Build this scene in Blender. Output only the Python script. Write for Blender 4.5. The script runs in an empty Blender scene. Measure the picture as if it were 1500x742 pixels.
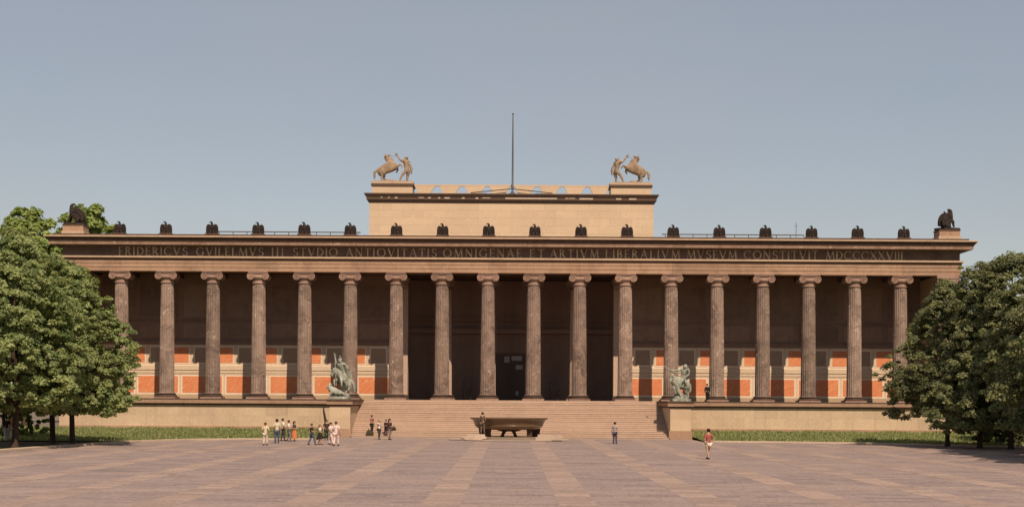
import bpy, bmesh, math, random
import numpy as np
from mathutils import Vector, Matrix

random.seed(7)
SC = bpy.context.scene
COL = SC.collection
R = math.radians

# ------------------------------------------------------------------ camera, sky, sun, exposure
F_PX = 2295.0                      # focal length in pixels of a 1500 px wide picture
CAM_D, CAM_H = 150.0, 3.3
HX, HY = 747.5, 587.0              # where the viewing axis meets the 1500x742 picture
ROLL = 0.0061
cam = bpy.data.cameras.new('camera')
cam.sensor_width = 36.0
cam.lens = 36.0 * F_PX / 1500.0
cam.shift_x = (750 - HX) / 1500.0
cam.shift_y = (HY - 371) / 1500.0
cam.clip_start, cam.clip_end = 0.5, 8000.0
camo = bpy.data.objects.new('camera', cam)
COL.objects.link(camo)
camo.matrix_world = (Matrix.Translation((0, -CAM_D, CAM_H)) @ Matrix.Rotation(R(90), 4, 'X')
                     @ Matrix.Rotation(ROLL, 4, 'Z'))
SC.camera = camo

SUN_AZ, SUN_EL = R(17.5), R(47.6)  # to the right of the facade's normal, above the horizon
world = bpy.data.worlds.new('World')
SC.world = world
world.use_nodes = True
wn = world.node_tree
bg = wn.nodes['Background']
sky = wn.nodes.new('ShaderNodeTexSky')
sky.sky_type = 'NISHITA'
sky.sun_disc = False
sky.sun_elevation = SUN_EL
sky.sun_rotation = math.pi - SUN_AZ
sky.altitude = 0
sky.air_density = 1.0
sky.dust_density = 0.15
sky.ozone_density = 1.0
tint = wn.nodes.new('ShaderNodeMix')
tint.data_type = 'RGBA'
tint.blend_type = 'MULTIPLY'
tint.inputs[0].default_value = 1.0
tint.inputs[7].default_value = (0.91, 0.80, 0.75, 1)
wn.links.new(sky.outputs[0], tint.inputs[6])
veil = wn.nodes.new('ShaderNodeMix')      # even summer haze over the whole sky
veil.data_type = 'RGBA'
vtc = wn.nodes.new('ShaderNodeTexCoord')
vst = wn.nodes.new('ShaderNodeVectorMath')
vst.operation = 'MULTIPLY'
vst.inputs[1].default_value = (1.0, 1.0, 2.2)
wn.links.new(vtc.outputs['Generated'], vst.inputs[0])
vno = wn.nodes.new('ShaderNodeTexNoise')
vno.inputs['Scale'].default_value = 3.0
vno.inputs['Detail'].default_value = 6.0
vno.inputs['Roughness'].default_value = 0.6
wn.links.new(vst.outputs[0], vno.inputs['Vector'])
vmr = wn.nodes.new('ShaderNodeMapRange')
vmr.inputs[1].default_value, vmr.inputs[2].default_value = 0.3, 0.7
vmr.inputs[3].default_value, vmr.inputs[4].default_value = 0.38, 0.56
wn.links.new(vno.outputs['Fac'], vmr.inputs[0])
wn.links.new(vmr.outputs[0], veil.inputs[0])
veil.inputs[7].default_value = (3.95, 3.9, 3.9, 1)
wn.links.new(tint.outputs[2], veil.inputs[6])
wn.links.new(veil.outputs[2], bg.inputs[0])
bg.inputs[1].default_value = 0.108
sl = bpy.data.lights.new('sun', 'SUN')
sl.energy = 4.9
sl.angle = R(0.5)
sl.color = (1.0, 0.82, 0.64)
slo = bpy.data.objects.new('sun', sl)
COL.objects.link(slo)
sdir = Vector((math.sin(SUN_AZ) * math.cos(SUN_EL), -math.cos(SUN_AZ) * math.cos(SUN_EL), math.sin(SUN_EL)))
slo.rotation_euler = sdir.to_track_quat('Z', 'Y').to_euler()
slo.location = (60, -120, 90)
SC.view_settings.view_transform = 'Standard'
SC.view_settings.look = 'None'
SC.view_settings.exposure = 0.0
SC.view_settings.gamma = 1.0


def gp(px, py, z=0.0):
    """Point on the horizontal plane z under a pixel of the photograph."""
    e = py - (px - HX) * ROLL
    s = (e - HY) / (CAM_H - z)
    return Vector(((px - HX) / s, F_PX / s - CAM_D, z))


# ------------------------------------------------------------------ materials
def new_mat(name):
    m = bpy.data.materials.new(name)
    m.use_nodes = True
    nt = m.node_tree
    return m, nt, nt.nodes['Principled BSDF']


def N(nt, typ, **kw):
    n = nt.nodes.new('ShaderNode' + typ)
    for k, v in kw.items():
        setattr(n, k, v)
    return n


def mixc(nt, fac, a, b, blend='MIX'):
    n = nt.nodes.new('ShaderNodeMix')
    n.data_type = 'RGBA'
    n.blend_type = blend
    for idx, v in ((0, fac), (6, a), (7, b)):
        if hasattr(v, 'is_output') or isinstance(v, bpy.types.NodeSocket):
            nt.links.new(v, n.inputs[idx])
        elif idx == 0:
            n.inputs[0].default_value = v
        else:
            n.inputs[idx].default_value = (*v, 1)
    return n.outputs[2]


def ramp(nt, src, p0, p1, c0=0.0, c1=1.0):
    n = nt.nodes.new('ShaderNodeMapRange')
    n.clamp = True
    nt.links.new(src, n.inputs[0])
    n.inputs[1].default_value, n.inputs[2].default_value = p0, p1
    n.inputs[3].default_value, n.inputs[4].default_value = c0, c1
    return n.outputs[0]


def noise(nt, vec, scale, detail=4, rough=0.55, dist=0.0):
    n = nt.nodes.new('ShaderNodeTexNoise')
    n.inputs['Scale'].default_value = scale
    n.inputs['Detail'].default_value = detail
    n.inputs['Roughness'].default_value = rough
    n.inputs['Distortion'].default_value = dist
    if vec is not None:
        nt.links.new(vec, n.inputs['Vector'])
    return n.outputs['Fac']


def vscale(nt, vec, s):
    n = nt.nodes.new('ShaderNodeVectorMath')
    n.operation = 'MULTIPLY'
    nt.links.new(vec, n.inputs[0])
    n.inputs[1].default_value = s
    return n.outputs[0]


def dim(c):
    return tuple(0.82 * v for v in c)


def stone(name, base, dark, light=None, scale=0.5, amount=0.6, rough=0.88, bump=0.25, streak=0.4, objvar=0.25,
          fine=9.0, spots=0.0, spotcol=(0.5, 0.45, 0.4)):
    """Weathered stone: base colour, dark blotches, rain streaks running down, grain, each block a little different."""
    m, nt, p = new_mat(name)
    geo = N(nt, 'NewGeometry')
    pos = geo.outputs['Position']
    light = light or tuple(min(1, c * 1.22) for c in base)
    base, dark, light, spotcol = dim(base), dim(dark), dim(light), dim(spotcol)
    n1 = noise(nt, pos, scale, 6, 0.65, 0.6)
    n2 = noise(nt, pos, scale * 5, 5, 0.6)
    st = noise(nt, vscale(nt, pos, (2.4, 2.4, 0.16)), 1.0, 4, 0.6)
    g = noise(nt, pos, fine, 4, 0.7)
    c = mixc(nt, ramp(nt, n1, 0.46, 0.74, 0, amount), base, dark)
    c = mixc(nt, ramp(nt, n2, 0.55, 0.8, 0, 0.7), c, light)
    c = mixc(nt, ramp(nt, st, 0.5, 0.78, 0, streak), c, dark)
    if spots:
        sp = noise(nt, pos, scale * 3.1, 3, 0.5, 1.2)
        c = mixc(nt, ramp(nt, sp, 0.63, 0.68, 0, spots), c, spotcol)
    oi = N(nt, 'ObjectInfo')
    v = ramp(nt, oi.outputs['Random'], 0, 1, 1 - objvar, 1 + objvar * 0.6)
    gv = ramp(nt, g, 0.25, 0.75, 0.82, 1.16)
    mul = N(nt, 'Math', operation='MULTIPLY')
    nt.links.new(v, mul.inputs[0])
    nt.links.new(gv, mul.inputs[1])
    hsv = N(nt, 'HueSaturation')
    nt.links.new(c, hsv.inputs['Color'])
    nt.links.new(mul.outputs[0], hsv.inputs['Value'])
    nt.links.new(hsv.outputs[0], p.inputs['Base Color'])
    p.inputs['Roughness'].default_value = rough
    p.inputs['Specular IOR Level'].default_value = 0.25
    b = N(nt, 'Bump')
    b.inputs['Strength'].default_value = bump
    b.inputs['Distance'].default_value = 0.03
    nt.links.new(g, b.inputs['Height'])
    nt.links.new(b.outputs[0], p.inputs['Normal'])
    return m


def plain(name, col, rough=0.7, metal=0.0, var=0.12, scale=6.0, spec=0.3):
    m, nt, p = new_mat(name)
    geo = N(nt, 'NewGeometry')
    g = noise(nt, geo.outputs['Position'], scale, 4, 0.6)
    hsv = N(nt, 'HueSaturation')
    hsv.inputs['Color'].default_value = (*dim(col), 1)
    nt.links.new(ramp(nt, g, 0.25, 0.75, 1 - var, 1 + var), hsv.inputs['Value'])
    nt.links.new(hsv.outputs[0], p.inputs['Base Color'])
    p.inputs['Roughness'].default_value = rough
    p.inputs['Metallic'].default_value = metal
    p.inputs['Specular IOR Level'].default_value = spec
    return m


def marble(name, a, b, c):
    """Orange-red painted marble with slanting veins."""
    a, b, c = dim(a), dim(b), dim(c)
    m, nt, p = new_mat(name)
    geo = N(nt, 'NewGeometry')
    rot = N(nt, 'VectorRotate', rotation_type='Y_AXIS')
    rot.inputs['Angle'].default_value = R(40)
    nt.links.new(geo.outputs['Position'], rot.inputs['Vector'])
    v = vscale(nt, rot.outputs[0], (0.9, 1, 3.4))
    n1 = noise(nt, v, 1.1, 5, 0.6, 1.6)
    n2 = noise(nt, geo.outputs['Position'], 0.8, 3, 0.5)
    col = mixc(nt, ramp(nt, n1, 0.35, 0.65), a, b)
    col = mixc(nt, ramp(nt, n1, 0.60, 0.70, 0, 0.7), col, c)
    col = mixc(nt, ramp(nt, n2, 0.4, 0.7, 0, 0.35), col, a)
    nt.links.new(col, p.inputs['Base Color'])
    p.inputs['Roughness'].default_value = 0.6
    return m


def leafmat(name, a, b, trans=0.25):
    m, nt, p = new_mat(name)
    at = N(nt, 'Attribute', attribute_name='tone')
    c = mixc(nt, at.outputs['Fac'], a, b)
    nt.links.new(c, p.inputs['Base Color'])
    p.inputs['Roughness'].default_value = 0.6
    p.inputs['Specular IOR Level'].default_value = 0.3
    tr = N(nt, 'BsdfTranslucent')
    c2 = mixc(nt, 1.0, c, (1.3, 1.25, 0.6), 'MULTIPLY')
    nt.links.new(c2, tr.inputs['Color'])
    mx = N(nt, 'MixShader')
    mx.inputs[0].default_value = trans
    nt.links.new(p.outputs[0], mx.inputs[1])
    nt.links.new(tr.outputs[0], mx.inputs[2])
    nt.links.new(mx.outputs[0], nt.nodes['Material Output'].inputs['Surface'])
    return m


def islandmat(name, a, b, c, rowscale=0.45):
    """Paving: every slab its own tone, long streaks of wear, thin lines for sunlit joints, grain."""
    a, b, c = dim(a), dim(b), dim(c)
    m, nt, p = new_mat(name)
    geo = N(nt, 'NewGeometry')
    pos = geo.outputs['Position']
    big = noise(nt, vscale(nt, pos, (0.045, 0.30, 1)), 1.0, 6, 0.7, 0.5)
    st = noise(nt, vscale(nt, pos, (0.12, 3.6, 1)), rowscale, 5, 0.75)
    fine = noise(nt, pos, 5.0, 5, 0.75)
    col = mixc(nt, geo.outputs['Random Per Island'], a, b)
    col = mixc(nt, ramp(nt, big, 0.44, 0.62, 0, 0.85), col, c)
    col = mixc(nt, ramp(nt, st, 0.54, 0.70, 0, 0.75), col, c)  # thin lines painted in for joint rows catching the sun
    stain = noise(nt, vscale(nt, pos, (0.16, 0.30, 1)), 1.0, 6, 0.7, 0.8)
    col = mixc(nt, ramp(nt, stain, 0.56, 0.72, 0, 0.45), col, tuple(0.55 * v for v in a))
    hsv = N(nt, 'HueSaturation')
    nt.links.new(col, hsv.inputs['Color'])
    nt.links.new(ramp(nt, fine, 0.25, 0.75, 0.6, 1.35), hsv.inputs['Value'])
    nt.links.new(hsv.outputs[0], p.inputs['Base Color'])
    p.inputs['Roughness'].default_value = 0.85
    p.inputs['Specular IOR Level'].default_value = 0.25
    return m


M = {}
M['sand'] = stone('warm_sandstone', (0.64, 0.475, 0.315), (0.47, 0.325, 0.225), scale=0.22, amount=0.6, streak=0.4, objvar=0.09)
M['attic'] = stone('pale_attic_stone', (0.70, 0.515, 0.345), (0.53, 0.375, 0.24), scale=0.3, amount=0.3, streak=0.15, objvar=0.06)
M['step'] = stone('step_stone', (0.57, 0.41, 0.305), (0.38, 0.265, 0.195), scale=0.5, amount=0.45, streak=0.0, objvar=0.14)
M['column'] = stone('column_stone', (0.35, 0.245, 0.19), (0.11, 0.075, 0.06), (0.56, 0.42, 0.33), scale=0.75, amount=0.95, streak=0.35, objvar=0.22, bump=0.5, fine=5.0, spots=0.7, spotcol=(0.62, 0.48, 0.39))
M['sheltered'] = stone('sheltered_stone', (0.62, 0.44, 0.33), (0.42, 0.29, 0.21), scale=0.6, amount=0.4, streak=0.2, objvar=0.08)
M['capital'] = stone('capital_stone', (0.40, 0.255, 0.19), (0.18, 0.11, 0.08), scale=1.2, amount=0.6, streak=0.2, objvar=0.2)
M['arch'] = stone('architrave_stone', (0.46, 0.29, 0.19), (0.20, 0.12, 0.08), scale=0.45, amount=0.55, streak=0.25, objvar=0.14)
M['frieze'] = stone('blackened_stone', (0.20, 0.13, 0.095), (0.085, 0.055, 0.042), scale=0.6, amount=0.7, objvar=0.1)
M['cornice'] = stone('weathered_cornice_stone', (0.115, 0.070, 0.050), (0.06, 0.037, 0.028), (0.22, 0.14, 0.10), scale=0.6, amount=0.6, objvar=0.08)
M['corona'] = stone('corona_stone', (0.34, 0.21, 0.145), (0.13, 0.08, 0.055), (0.5, 0.36, 0.26), scale=0.9, amount=0.7, objvar=0.08, spots=0.6, spotcol=(0.6, 0.47, 0.36))
M['lip'] = stone('cornice_lip_stone', (0.62, 0.44, 0.30), (0.3, 0.19, 0.13), scale=0.8, amount=0.4, streak=0.1, objvar=0.05)
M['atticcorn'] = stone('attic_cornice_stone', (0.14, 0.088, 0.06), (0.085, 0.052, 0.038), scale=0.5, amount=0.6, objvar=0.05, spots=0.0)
M['patch'] = plain('bare_pale_stone', (0.62, 0.48, 0.36), 0.85)
M['black'] = stone('black_weathered_stone', (0.045, 0.031, 0.026), (0.02, 0.015, 0.013), (0.09, 0.06, 0.05), scale=2.0, amount=0.6, objvar=0.2, streak=0.1)
M['statue'] = stone('buff_statue_stone', (0.44, 0.31, 0.20), (0.12, 0.08, 0.055), (0.60, 0.45, 0.30), scale=1.5, amount=0.7, objvar=0.1, streak=0.4)
M['bronze'] = stone('green_bronze', (0.42, 0.42, 0.335), (0.06, 0.06, 0.05), (0.95, 0.92, 0.78), scale=0.9, amount=0.95, objvar=0.05, streak=0.6, rough=0.6)
M['granite'] = stone('polished_red_granite', (0.18, 0.108, 0.062), (0.08, 0.048, 0.03), (0.32, 0.21, 0.13), scale=1.6, amount=0.7, objvar=0.05, rough=0.28, bump=0.05)
M['granite_dark'] = stone('dark_granite', (0.075, 0.045, 0.03), (0.035, 0.022, 0.016), scale=1.2, amount=0.6, objvar=0.1)
M['slab'] = stone('pale_granite_slab', (0.56, 0.43, 0.33), (0.36, 0.26, 0.19), scale=0.8, amount=0.4, streak=0, objvar=0.08)
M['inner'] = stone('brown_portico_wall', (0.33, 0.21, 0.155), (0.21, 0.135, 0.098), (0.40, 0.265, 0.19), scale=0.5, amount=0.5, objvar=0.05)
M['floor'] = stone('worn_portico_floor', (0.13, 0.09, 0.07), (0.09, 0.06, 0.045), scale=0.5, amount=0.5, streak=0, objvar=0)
M['mural'] = stone('faded_mural', (0.36, 0.23, 0.165), (0.22, 0.14, 0.10), (0.38, 0.28, 0.175), scale=0.7, amount=0.7, objvar=0.25)
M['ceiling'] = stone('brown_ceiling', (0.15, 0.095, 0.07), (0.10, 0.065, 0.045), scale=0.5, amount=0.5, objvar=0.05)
M['cream'] = stone('cream_stucco', (0.76, 0.585, 0.41), (0.60, 0.44, 0.30), scale=0.8, amount=0.35, streak=0.2, objvar=0.05, bump=0.08)
M['line'] = plain('pale_moulding', (0.90, 0.72, 0.53), 0.7)
M['dado'] = stone('tan_stucco', (0.54, 0.39, 0.25), (0.36, 0.25, 0.16), scale=0.8, amount=0.35, streak=0.2, objvar=0.05, bump=0.08)
M['orange'] = marble('orange_marble', (0.74, 0.22, 0.085), (0.82, 0.33, 0.14), (0.88, 0.55, 0.30))
M['buff'] = stone('buff_stucco', (0.50, 0.345, 0.24), (0.36, 0.24, 0.165), scale=0.8, amount=0.5, streak=0.2, objvar=0.1)
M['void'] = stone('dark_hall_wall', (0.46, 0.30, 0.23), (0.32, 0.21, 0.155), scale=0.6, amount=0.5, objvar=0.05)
M['door'] = plain('dark_door', (0.17, 0.11, 0.085), 0.5)
M['gold'] = plain('dull_gilding', (0.60, 0.43, 0.27), 0.55, 0.0, 0.45, 2.5)
M['board'] = plain('notice_paper', (0.22, 0.18, 0.155), 0.8)
M['boarddark'] = plain('notice_print', (0.10, 0.07, 0.06), 0.8)
M['glass'] = plain('glass_reflection', (0.62, 0.54, 0.5), 0.35, 0, 0.1, 2.0, 0.4)  # pale colour stands in for reflections in the door glass
M['pole'] = plain('grey_pole', (0.10, 0.095, 0.10), 0.5)
M['rail'] = plain('roof_rail_metal', (0.12, 0.09, 0.08), 0.6)
M['roof'] = plain('roof_sheet', (0.22, 0.20, 0.19), 0.7)
M['bark'] = stone('bark', (0.075, 0.048, 0.032), (0.03, 0.02, 0.014), scale=3.0, amount=0.7, streak=0.5)
M['leaf_l'] = leafmat('linden_leaf', (0.14, 0.192, 0.07), (0.44, 0.475, 0.205), 0.4)
M['leaf_r'] = leafmat('dark_leaf', (0.082, 0.10, 0.046), (0.34, 0.345, 0.145), 0.3)
M['leaf_b'] = leafmat('bright_leaf', (0.15, 0.22, 0.055), (0.40, 0.45, 0.15), 0.38)
M['grass'] = leafmat('grass_blade', (0.16, 0.205, 0.075), (0.38, 0.37, 0.16), 0.35)
M['slabs'] = islandmat('plaza_slab', (0.28, 0.212, 0.192), (0.362, 0.277, 0.25), (0.44, 0.322, 0.275))
M['bandm'] = islandmat('band_slab', (0.415, 0.297, 0.245), (0.50, 0.358, 0.29), (0.32, 0.235, 0.20))
M['joint'] = plain('joint_sand', (0.25, 0.18, 0.15), 0.95)
M['kerb'] = stone('kerb_stone', (0.58, 0.44, 0.32), (0.4, 0.28, 0.2), scale=0.8, amount=0.3, streak=0)
M['lawn'] = stone('lawn_soil', (0.20, 0.22, 0.09), (0.24, 0.19, 0.11), scale=0.7, amount=0.6, streak=0)
M['earth'] = stone('dry_earth', (0.15, 0.105, 0.07), (0.085, 0.06, 0.04), scale=0.5, amount=0.6, streak=0)
M['ground'] = stone('far_ground', (0.22, 0.17, 0.12), (0.12, 0.10, 0.06), scale=0.05, amount=0.6, streak=0)
M['skin'] = plain('skin', (0.50, 0.30, 0.20), 0.6)
CLOTH = {}


def cloth(col):
    k = tuple(round(c, 3) for c in col)
    if k not in CLOTH:
        CLOTH[k] = plain('cloth', col, 0.9, 0, 0.15, 14.0, 0.1)
    return CLOTH[k]


# ------------------------------------------------------------------ mesh helpers
class MB:
    def __init__(self):
        self.v, self.f = [], []

    def add(self, vs, fs):
        o = len(self.v)
        self.v += [tuple(p) for p in vs]
        self.f += [tuple(i + o for i in f) for f in fs]
        return self

    def box(self, x0, x1, y0, y1, z0, z1):
        return self.add([(x0, y0, z0), (x1, y0, z0), (x1, y1, z0), (x0, y1, z0),
                         (x0, y0, z1), (x1, y0, z1), (x1, y1, z1), (x0, y1, z1)],
                        [(0, 3, 2, 1), (4, 5, 6, 7), (0, 1, 5, 4), (1, 2, 6, 5), (2, 3, 7, 6), (3, 0, 4, 7)])

    def prism(self, prof, x0, x1):
        """closed profile of (y, z), extruded along x"""
        n = len(prof)
        vs = [(x0, y, z) for y, z in prof] + [(x1, y, z) for y, z in prof]
        fs = [(i, (i + 1) % n, n + (i + 1) % n, n + i) for i in range(n)]
        fs += [tuple(range(n - 1, -1, -1)), tuple(range(n, 2 * n))]
        return self.add(vs, fs)

    def plate(self, outline, y0, y1):
        """closed outline of (x, z) given a thickness along y"""
        n = len(outline)
        vs = [(x, y0, z) for x, z in outline] + [(x, y1, z) for x, z in outline]
        fs = [(i, (i + 1) % n, n + (i + 1) % n, n + i) for i in range(n)]
        fs += [tuple(range(n)), tuple(range(2 * n - 1, n - 1, -1))]
        return self.add(vs, fs)

    def lathe(self, prof, n=24, c=(0, 0, 0), cap=True, flute=0, depth=0.0):
        vs, fs = [], []
        for r, z in prof:
            for i in range(n):
                a = 2 * math.pi * i / n
                rr = r
                if flute and r > 0:
                    rr = r - depth * (0.5 + 0.5 * math.cos(a * flute)) ** 0.7
                vs.append((c[0] + rr * math.cos(a), c[1] + rr * math.sin(a), c[2] + z))
        for k in range(len(prof) - 1):
            for i in range(n):
                j = (i + 1) % n
                fs.append((k * n + i, k * n + j, (k + 1) * n + j, (k + 1) * n + i))
        if cap:
            fs.append(tuple(range(n - 1, -1, -1)))
            fs.append(tuple(range((len(prof) - 1) * n, len(prof) * n)))
        return self.add(vs, fs)

    def tube(self, pts, rad, n=8, flat=(1, 1)):
        pts = [Vector(p) for p in pts]
        if not hasattr(rad, '__len__'):
            rad = [rad] * len(pts)
        vs, fs = [], []
        ref = Vector((0.13, 0.97, 0.2))
        for k, p in enumerate(pts):
            t = (pts[min(k + 1, len(pts) - 1)] - pts[max(k - 1, 0)]).normalized()
            if abs(t.dot(ref)) > 0.95:
                ref = Vector((1, 0.1, 0.1))
            u = t.cross(ref).normalized()
            w = t.cross(u)
            for i in range(n):
                a = 2 * math.pi * i / n
                vs.append(p + u * (math.cos(a) * rad[k] * flat[0]) + w * (math.sin(a) * rad[k] * flat[1]))
        for k in range(len(pts) - 1):
            for i in range(n):
                j = (i + 1) % n
                fs.append((k * n + i, k * n + j, (k + 1) * n + j, (k + 1) * n + i))
        fs += [tuple(range(n - 1, -1, -1)), tuple(range((len(pts) - 1) * n, len(pts) * n))]
        return self.add(vs, fs)

    def ball(self, c, r, n=10, m=7):
        rx, ry, rz = r if hasattr(r, '__len__') else (r, r, r)
        vs, fs = [], []
        for k in range(m + 1):
            th = math.pi * (k + 0.02) / (m + 0.04) - math.pi / 2
            for i in range(n):
                a = 2 * math.pi * i / n
                vs.append((c[0] + rx * math.cos(th) * math.cos(a), c[1] + ry * math.cos(th) * math.sin(a), c[2] + rz * math.sin(th)))
        for k in range(m):
            for i in range(n):
                j = (i + 1) % n
                fs.append((k * n + i, k * n + j, (k + 1) * n + j, (k + 1) * n + i))
        fs += [tuple(range(n - 1, -1, -1)), tuple(range(m * n, (m + 1) * n))]
        return self.add(vs, fs)

    def sweep_u(self, prof, hw, yf, yb):
        """open profile of (projection, z) carried round the left end, the front and the right end with mitred corners"""
        n = len(prof)
        vs = []
        for p, z in prof:
            vs += [(-hw - p, yb, z), (-hw - p, yf - p, z), (hw + p, yf - p, z), (hw + p, yb, z)]
        fs = []
        for k in range(n - 1):
            for i in range(3):
                fs.append((k * 4 + i, k * 4 + i + 1, (k + 1) * 4 + i + 1, (k + 1) * 4 + i))
        return self.add(vs, fs)

    def mesh(self, name, mat, smooth=False):
        me = bpy.data.meshes.new(name)
        me.from_pydata(self.v, [], self.f)
        if mat is not None:
            me.materials.append(mat)
        bm = bmesh.new()
        bm.from_mesh(me)
        bmesh.ops.recalc_face_normals(bm, faces=bm.faces)
        bm.to_mesh(me)
        bm.free()
        if smooth:
            me.polygons.foreach_set('use_smooth', [True] * len(me.polygons))
            try:
                me.set_sharp_from_angle(angle=R(50))
            except Exception:
                pass
        return me

    def build(self, name, mat, parent=None, smooth=False, loc=None):
        return link(name, self.mesh(name, mat, smooth), parent, loc)


def link(name, me, parent=None, loc=None, rz=0.0, scale=None):
    o = bpy.data.objects.new(name, me)
    COL.objects.link(o)
    if parent is not None:
        o.parent = parent
    if loc is not None:
        o.location = loc
    if rz:
        o.rotation_euler = (0, 0, rz)
    if scale is not None:
        o.scale = scale if hasattr(scale, '__len__') else (scale,) * 3
    return o


def tag(o, label=None, cat=None, group=None, kind=None):
    for k, v in (('label', label), ('category', cat), ('group', group), ('kind', kind)):
        if v:
            o[k] = v
    return o


def thing(name, label, cat, loc=(0, 0, 0), rz=0.0, group=None, scale=None):
    return tag(link(name, None, None, loc, rz, scale), label, cat, group)


def copy_tree(o, parent=None):
    c = o.copy()
    COL.objects.link(c)
    if parent is not None:
        c.parent = parent
    for ch in list(o.children):
        copy_tree(ch, c)
    return c


def skin_mesh(name, nodes, edges, mat, root, levels=1):
    """continuous surface grown round a skeleton: nodes {key: (x, y, z, r)} or (x, y, z, rx, ry)"""
    keys = list(nodes)
    me = bpy.data.meshes.new('tmp')
    me.from_pydata([nodes[k][:3] for k in keys], [(keys.index(a), keys.index(b)) for a, b in edges], [])
    ob = bpy.data.objects.new('tmp', me)
    COL.objects.link(ob)
    ob.modifiers.new('skin', 'SKIN').use_smooth_shade = True
    if levels:
        ss = ob.modifiers.new('sub', 'SUBSURF')
        ss.levels = ss.render_levels = levels
    for i, k in enumerate(keys):
        r = nodes[k][3:]
        d = me.skin_vertices[0].data[i]
        d.radius = (r[0], r[-1])
        d.use_root = (k == root)
    dg = bpy.context.evaluated_depsgraph_get()
    out = bpy.data.meshes.new_from_object(ob.evaluated_get(dg))
    out.name = name
    out.materials.clear()
    out.materials.append(mat)
    bpy.data.objects.remove(ob)
    bpy.data.meshes.remove(me)
    return out


def join_into(me, mb, smooth=True):
    """append the shapes collected in mb to a finished mesh"""
    bm = bmesh.new()
    bm.from_mesh(me)
    vs = [bm.verts.new(p) for p in mb.v]
    for f in mb.f:
        try:
            nf = bm.faces.new([vs[i] for i in f])
            nf.smooth = smooth
        except ValueError:
            pass
    bm.to_mesh(me)
    bm.free()
    return me


# ------------------------------------------------------------------ the ground
A = 4.386                # bay width
FL = 3.37                # portico floor
g = MB()
g.add([(-3000, -400, -0.03), (3000, -400, -0.03), (3000, 4000, -0.03), (-3000, 4000, -0.03)], [(0, 1, 2, 3)])
tag(g.build('ground', M['ground']), kind='structure')

kl = [(-36, -112), (-32.4, -75), (-31.1, -54.5), (-29.9, -40.7), (-28.2, -30.5), (-25.6, -24.6), (-21.5, -21.2), (-16.1, -20.2)]
kr = [(16.1, -20.4), (21.5, -21.0), (27.6, -22.6), (32.0, -25.4), (36.5, -29.2), (42, -33.0), (60, -42)]
pz = MB()
outl = kl + [(-16.1, -8), (16.1, -8)] + kr + [(60, -112), (60, -200), (-36, -200)]
pz.add([(x, y, 0.0) for x, y in outl], [tuple(range(len(outl)))])
plaza = tag(pz.build('plaza', M['joint']), kind='structure')

rs = random.Random(3)


def inside(x, y, poly):
    c = False
    j = len(poly) - 1
    for i in range(len(poly)):
        if (poly[i][1] > y) != (poly[j][1] > y) and x < (poly[j][0] - poly[i][0]) * (y - poly[i][1]) / (poly[j][1] - poly[i][1]) + poly[i][0]:
            c = not c
        j = i
    return c


def slab(mb, x0, x1, y0, y1, z, tilt):
    t = [rs.uniform(-tilt, tilt) for _ in range(4)]
    mb.add([(x0, y0, z + t[0]), (x1, y0, z + t[1]), (x1, y1, z + t[2]), (x0, y1, z + t[3]), (x0, y0, z - 0.03), (x1, y0, z - 0.03), (x1, y1, z - 0.03), (x0, y1, z - 0.03)],
           [(0, 1, 2, 3), (4, 5, 1, 0), (5, 6, 2, 1), (7, 4, 0, 3)])


BANDW = 0.62
sm = MB()
y = -112.0
while y < -12.6:
    d = rs.choice((0.62, 0.72, 0.85))
    for k in range(-8, 11):
        xa, xb = (k - 0.5) * A + BANDW, (k + 0.5) * A - BANDW
        x = xa
        while x < xb - 0.2:
            w = rs.uniform(0.6, 1.1)
            if x + w > xb - 0.35:
                w = xb - x
            if inside(x + w / 2, y + d / 2, outl) and inside(x, y, outl) and inside(x + w, y + d, outl):
                slab(sm, x + 0.004, x + w - 0.004, y + 0.004, y + d - 0.004, 0.020, 0.002)
            x += w
    y += d
o = sm.build('paving_slab', M['slabs'], plaza)
o['kind'] = 'stuff'
for k in range(-7, 11):
    bm_ = MB()
    xc = (k - 0.5) * A
    y = -112.0
    while y < -12.6:
        d = rs.uniform(0.7, 1.0)
        if inside(xc - BANDW, y, outl) and inside(xc + BANDW, y + d, outl) and inside(xc, y + d, outl):
            slab(bm_, xc - BANDW - 0.006, xc + BANDW + 0.006, y + 0.008, y + d - 0.008, 0.024, 0.003)
        y += d
    if bm_.v:
        bo = bm_.build('paving_band', M['bandm'], plaza)
        bo['kind'] = 'stuff'


def strip(pts, w0, w1, z0, z1, name, mat):
    """raised strip along a polyline, w0 to the left and w1 to the right of it"""
    m = MB()
    P = [Vector((x, y, 0)) for x, y in pts]
    vs, fs = [], []
    for i, p in enumerate(P):
        t = (P[min(i + 1, len(P) - 1)] - P[max(i - 1, 0)]).normalized()
        nrm = Vector((-t.y, t.x, 0))
        for q, z in ((p + nrm * w0, z0), (p + nrm * w0, z1), (p - nrm * w1, z1), (p - nrm * w1, z0)):
            vs.append((q.x, q.y, z))
    for i in range(len(P) - 1):
        for a_, b_ in ((0, 1), (1, 2), (2, 3)):
            fs.append((i * 4 + a_, i * 4 + b_, i * 4 + 4 + b_, i * 4 + 4 + a_))
    m.add(vs, fs)
    return tag(m.build(name, mat), kind='structure')


strip(kl, 0.95, 0.0, -0.02, 0.13, 'kerb', M['kerb'])
strip(kr, 0.7, 0.0, -0.02, 0.13, 'kerb', M['kerb'])

# grass beds rising to the podium, with loose tufts
lawnL = [(-75, -2.2), (-16.1, -2.2), (-16.1, -19.2), (-22, -20.2), (-26.3, -23.8), (-29.0, -30.2), (-75, -30.2)]
lawnR = [(16.1, -2.2), (75, -2.2), (75, -36), (42, -32.0), (36.5, -28.2), (32.0, -24.4), (27.6, -21.6), (21.5, -20.1), (16.1, -19.5)]


def lawn_z(y):
    return 0.06 + 0.42 * max(0.0, min(1.0, (y + 21) / 19.0))


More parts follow.
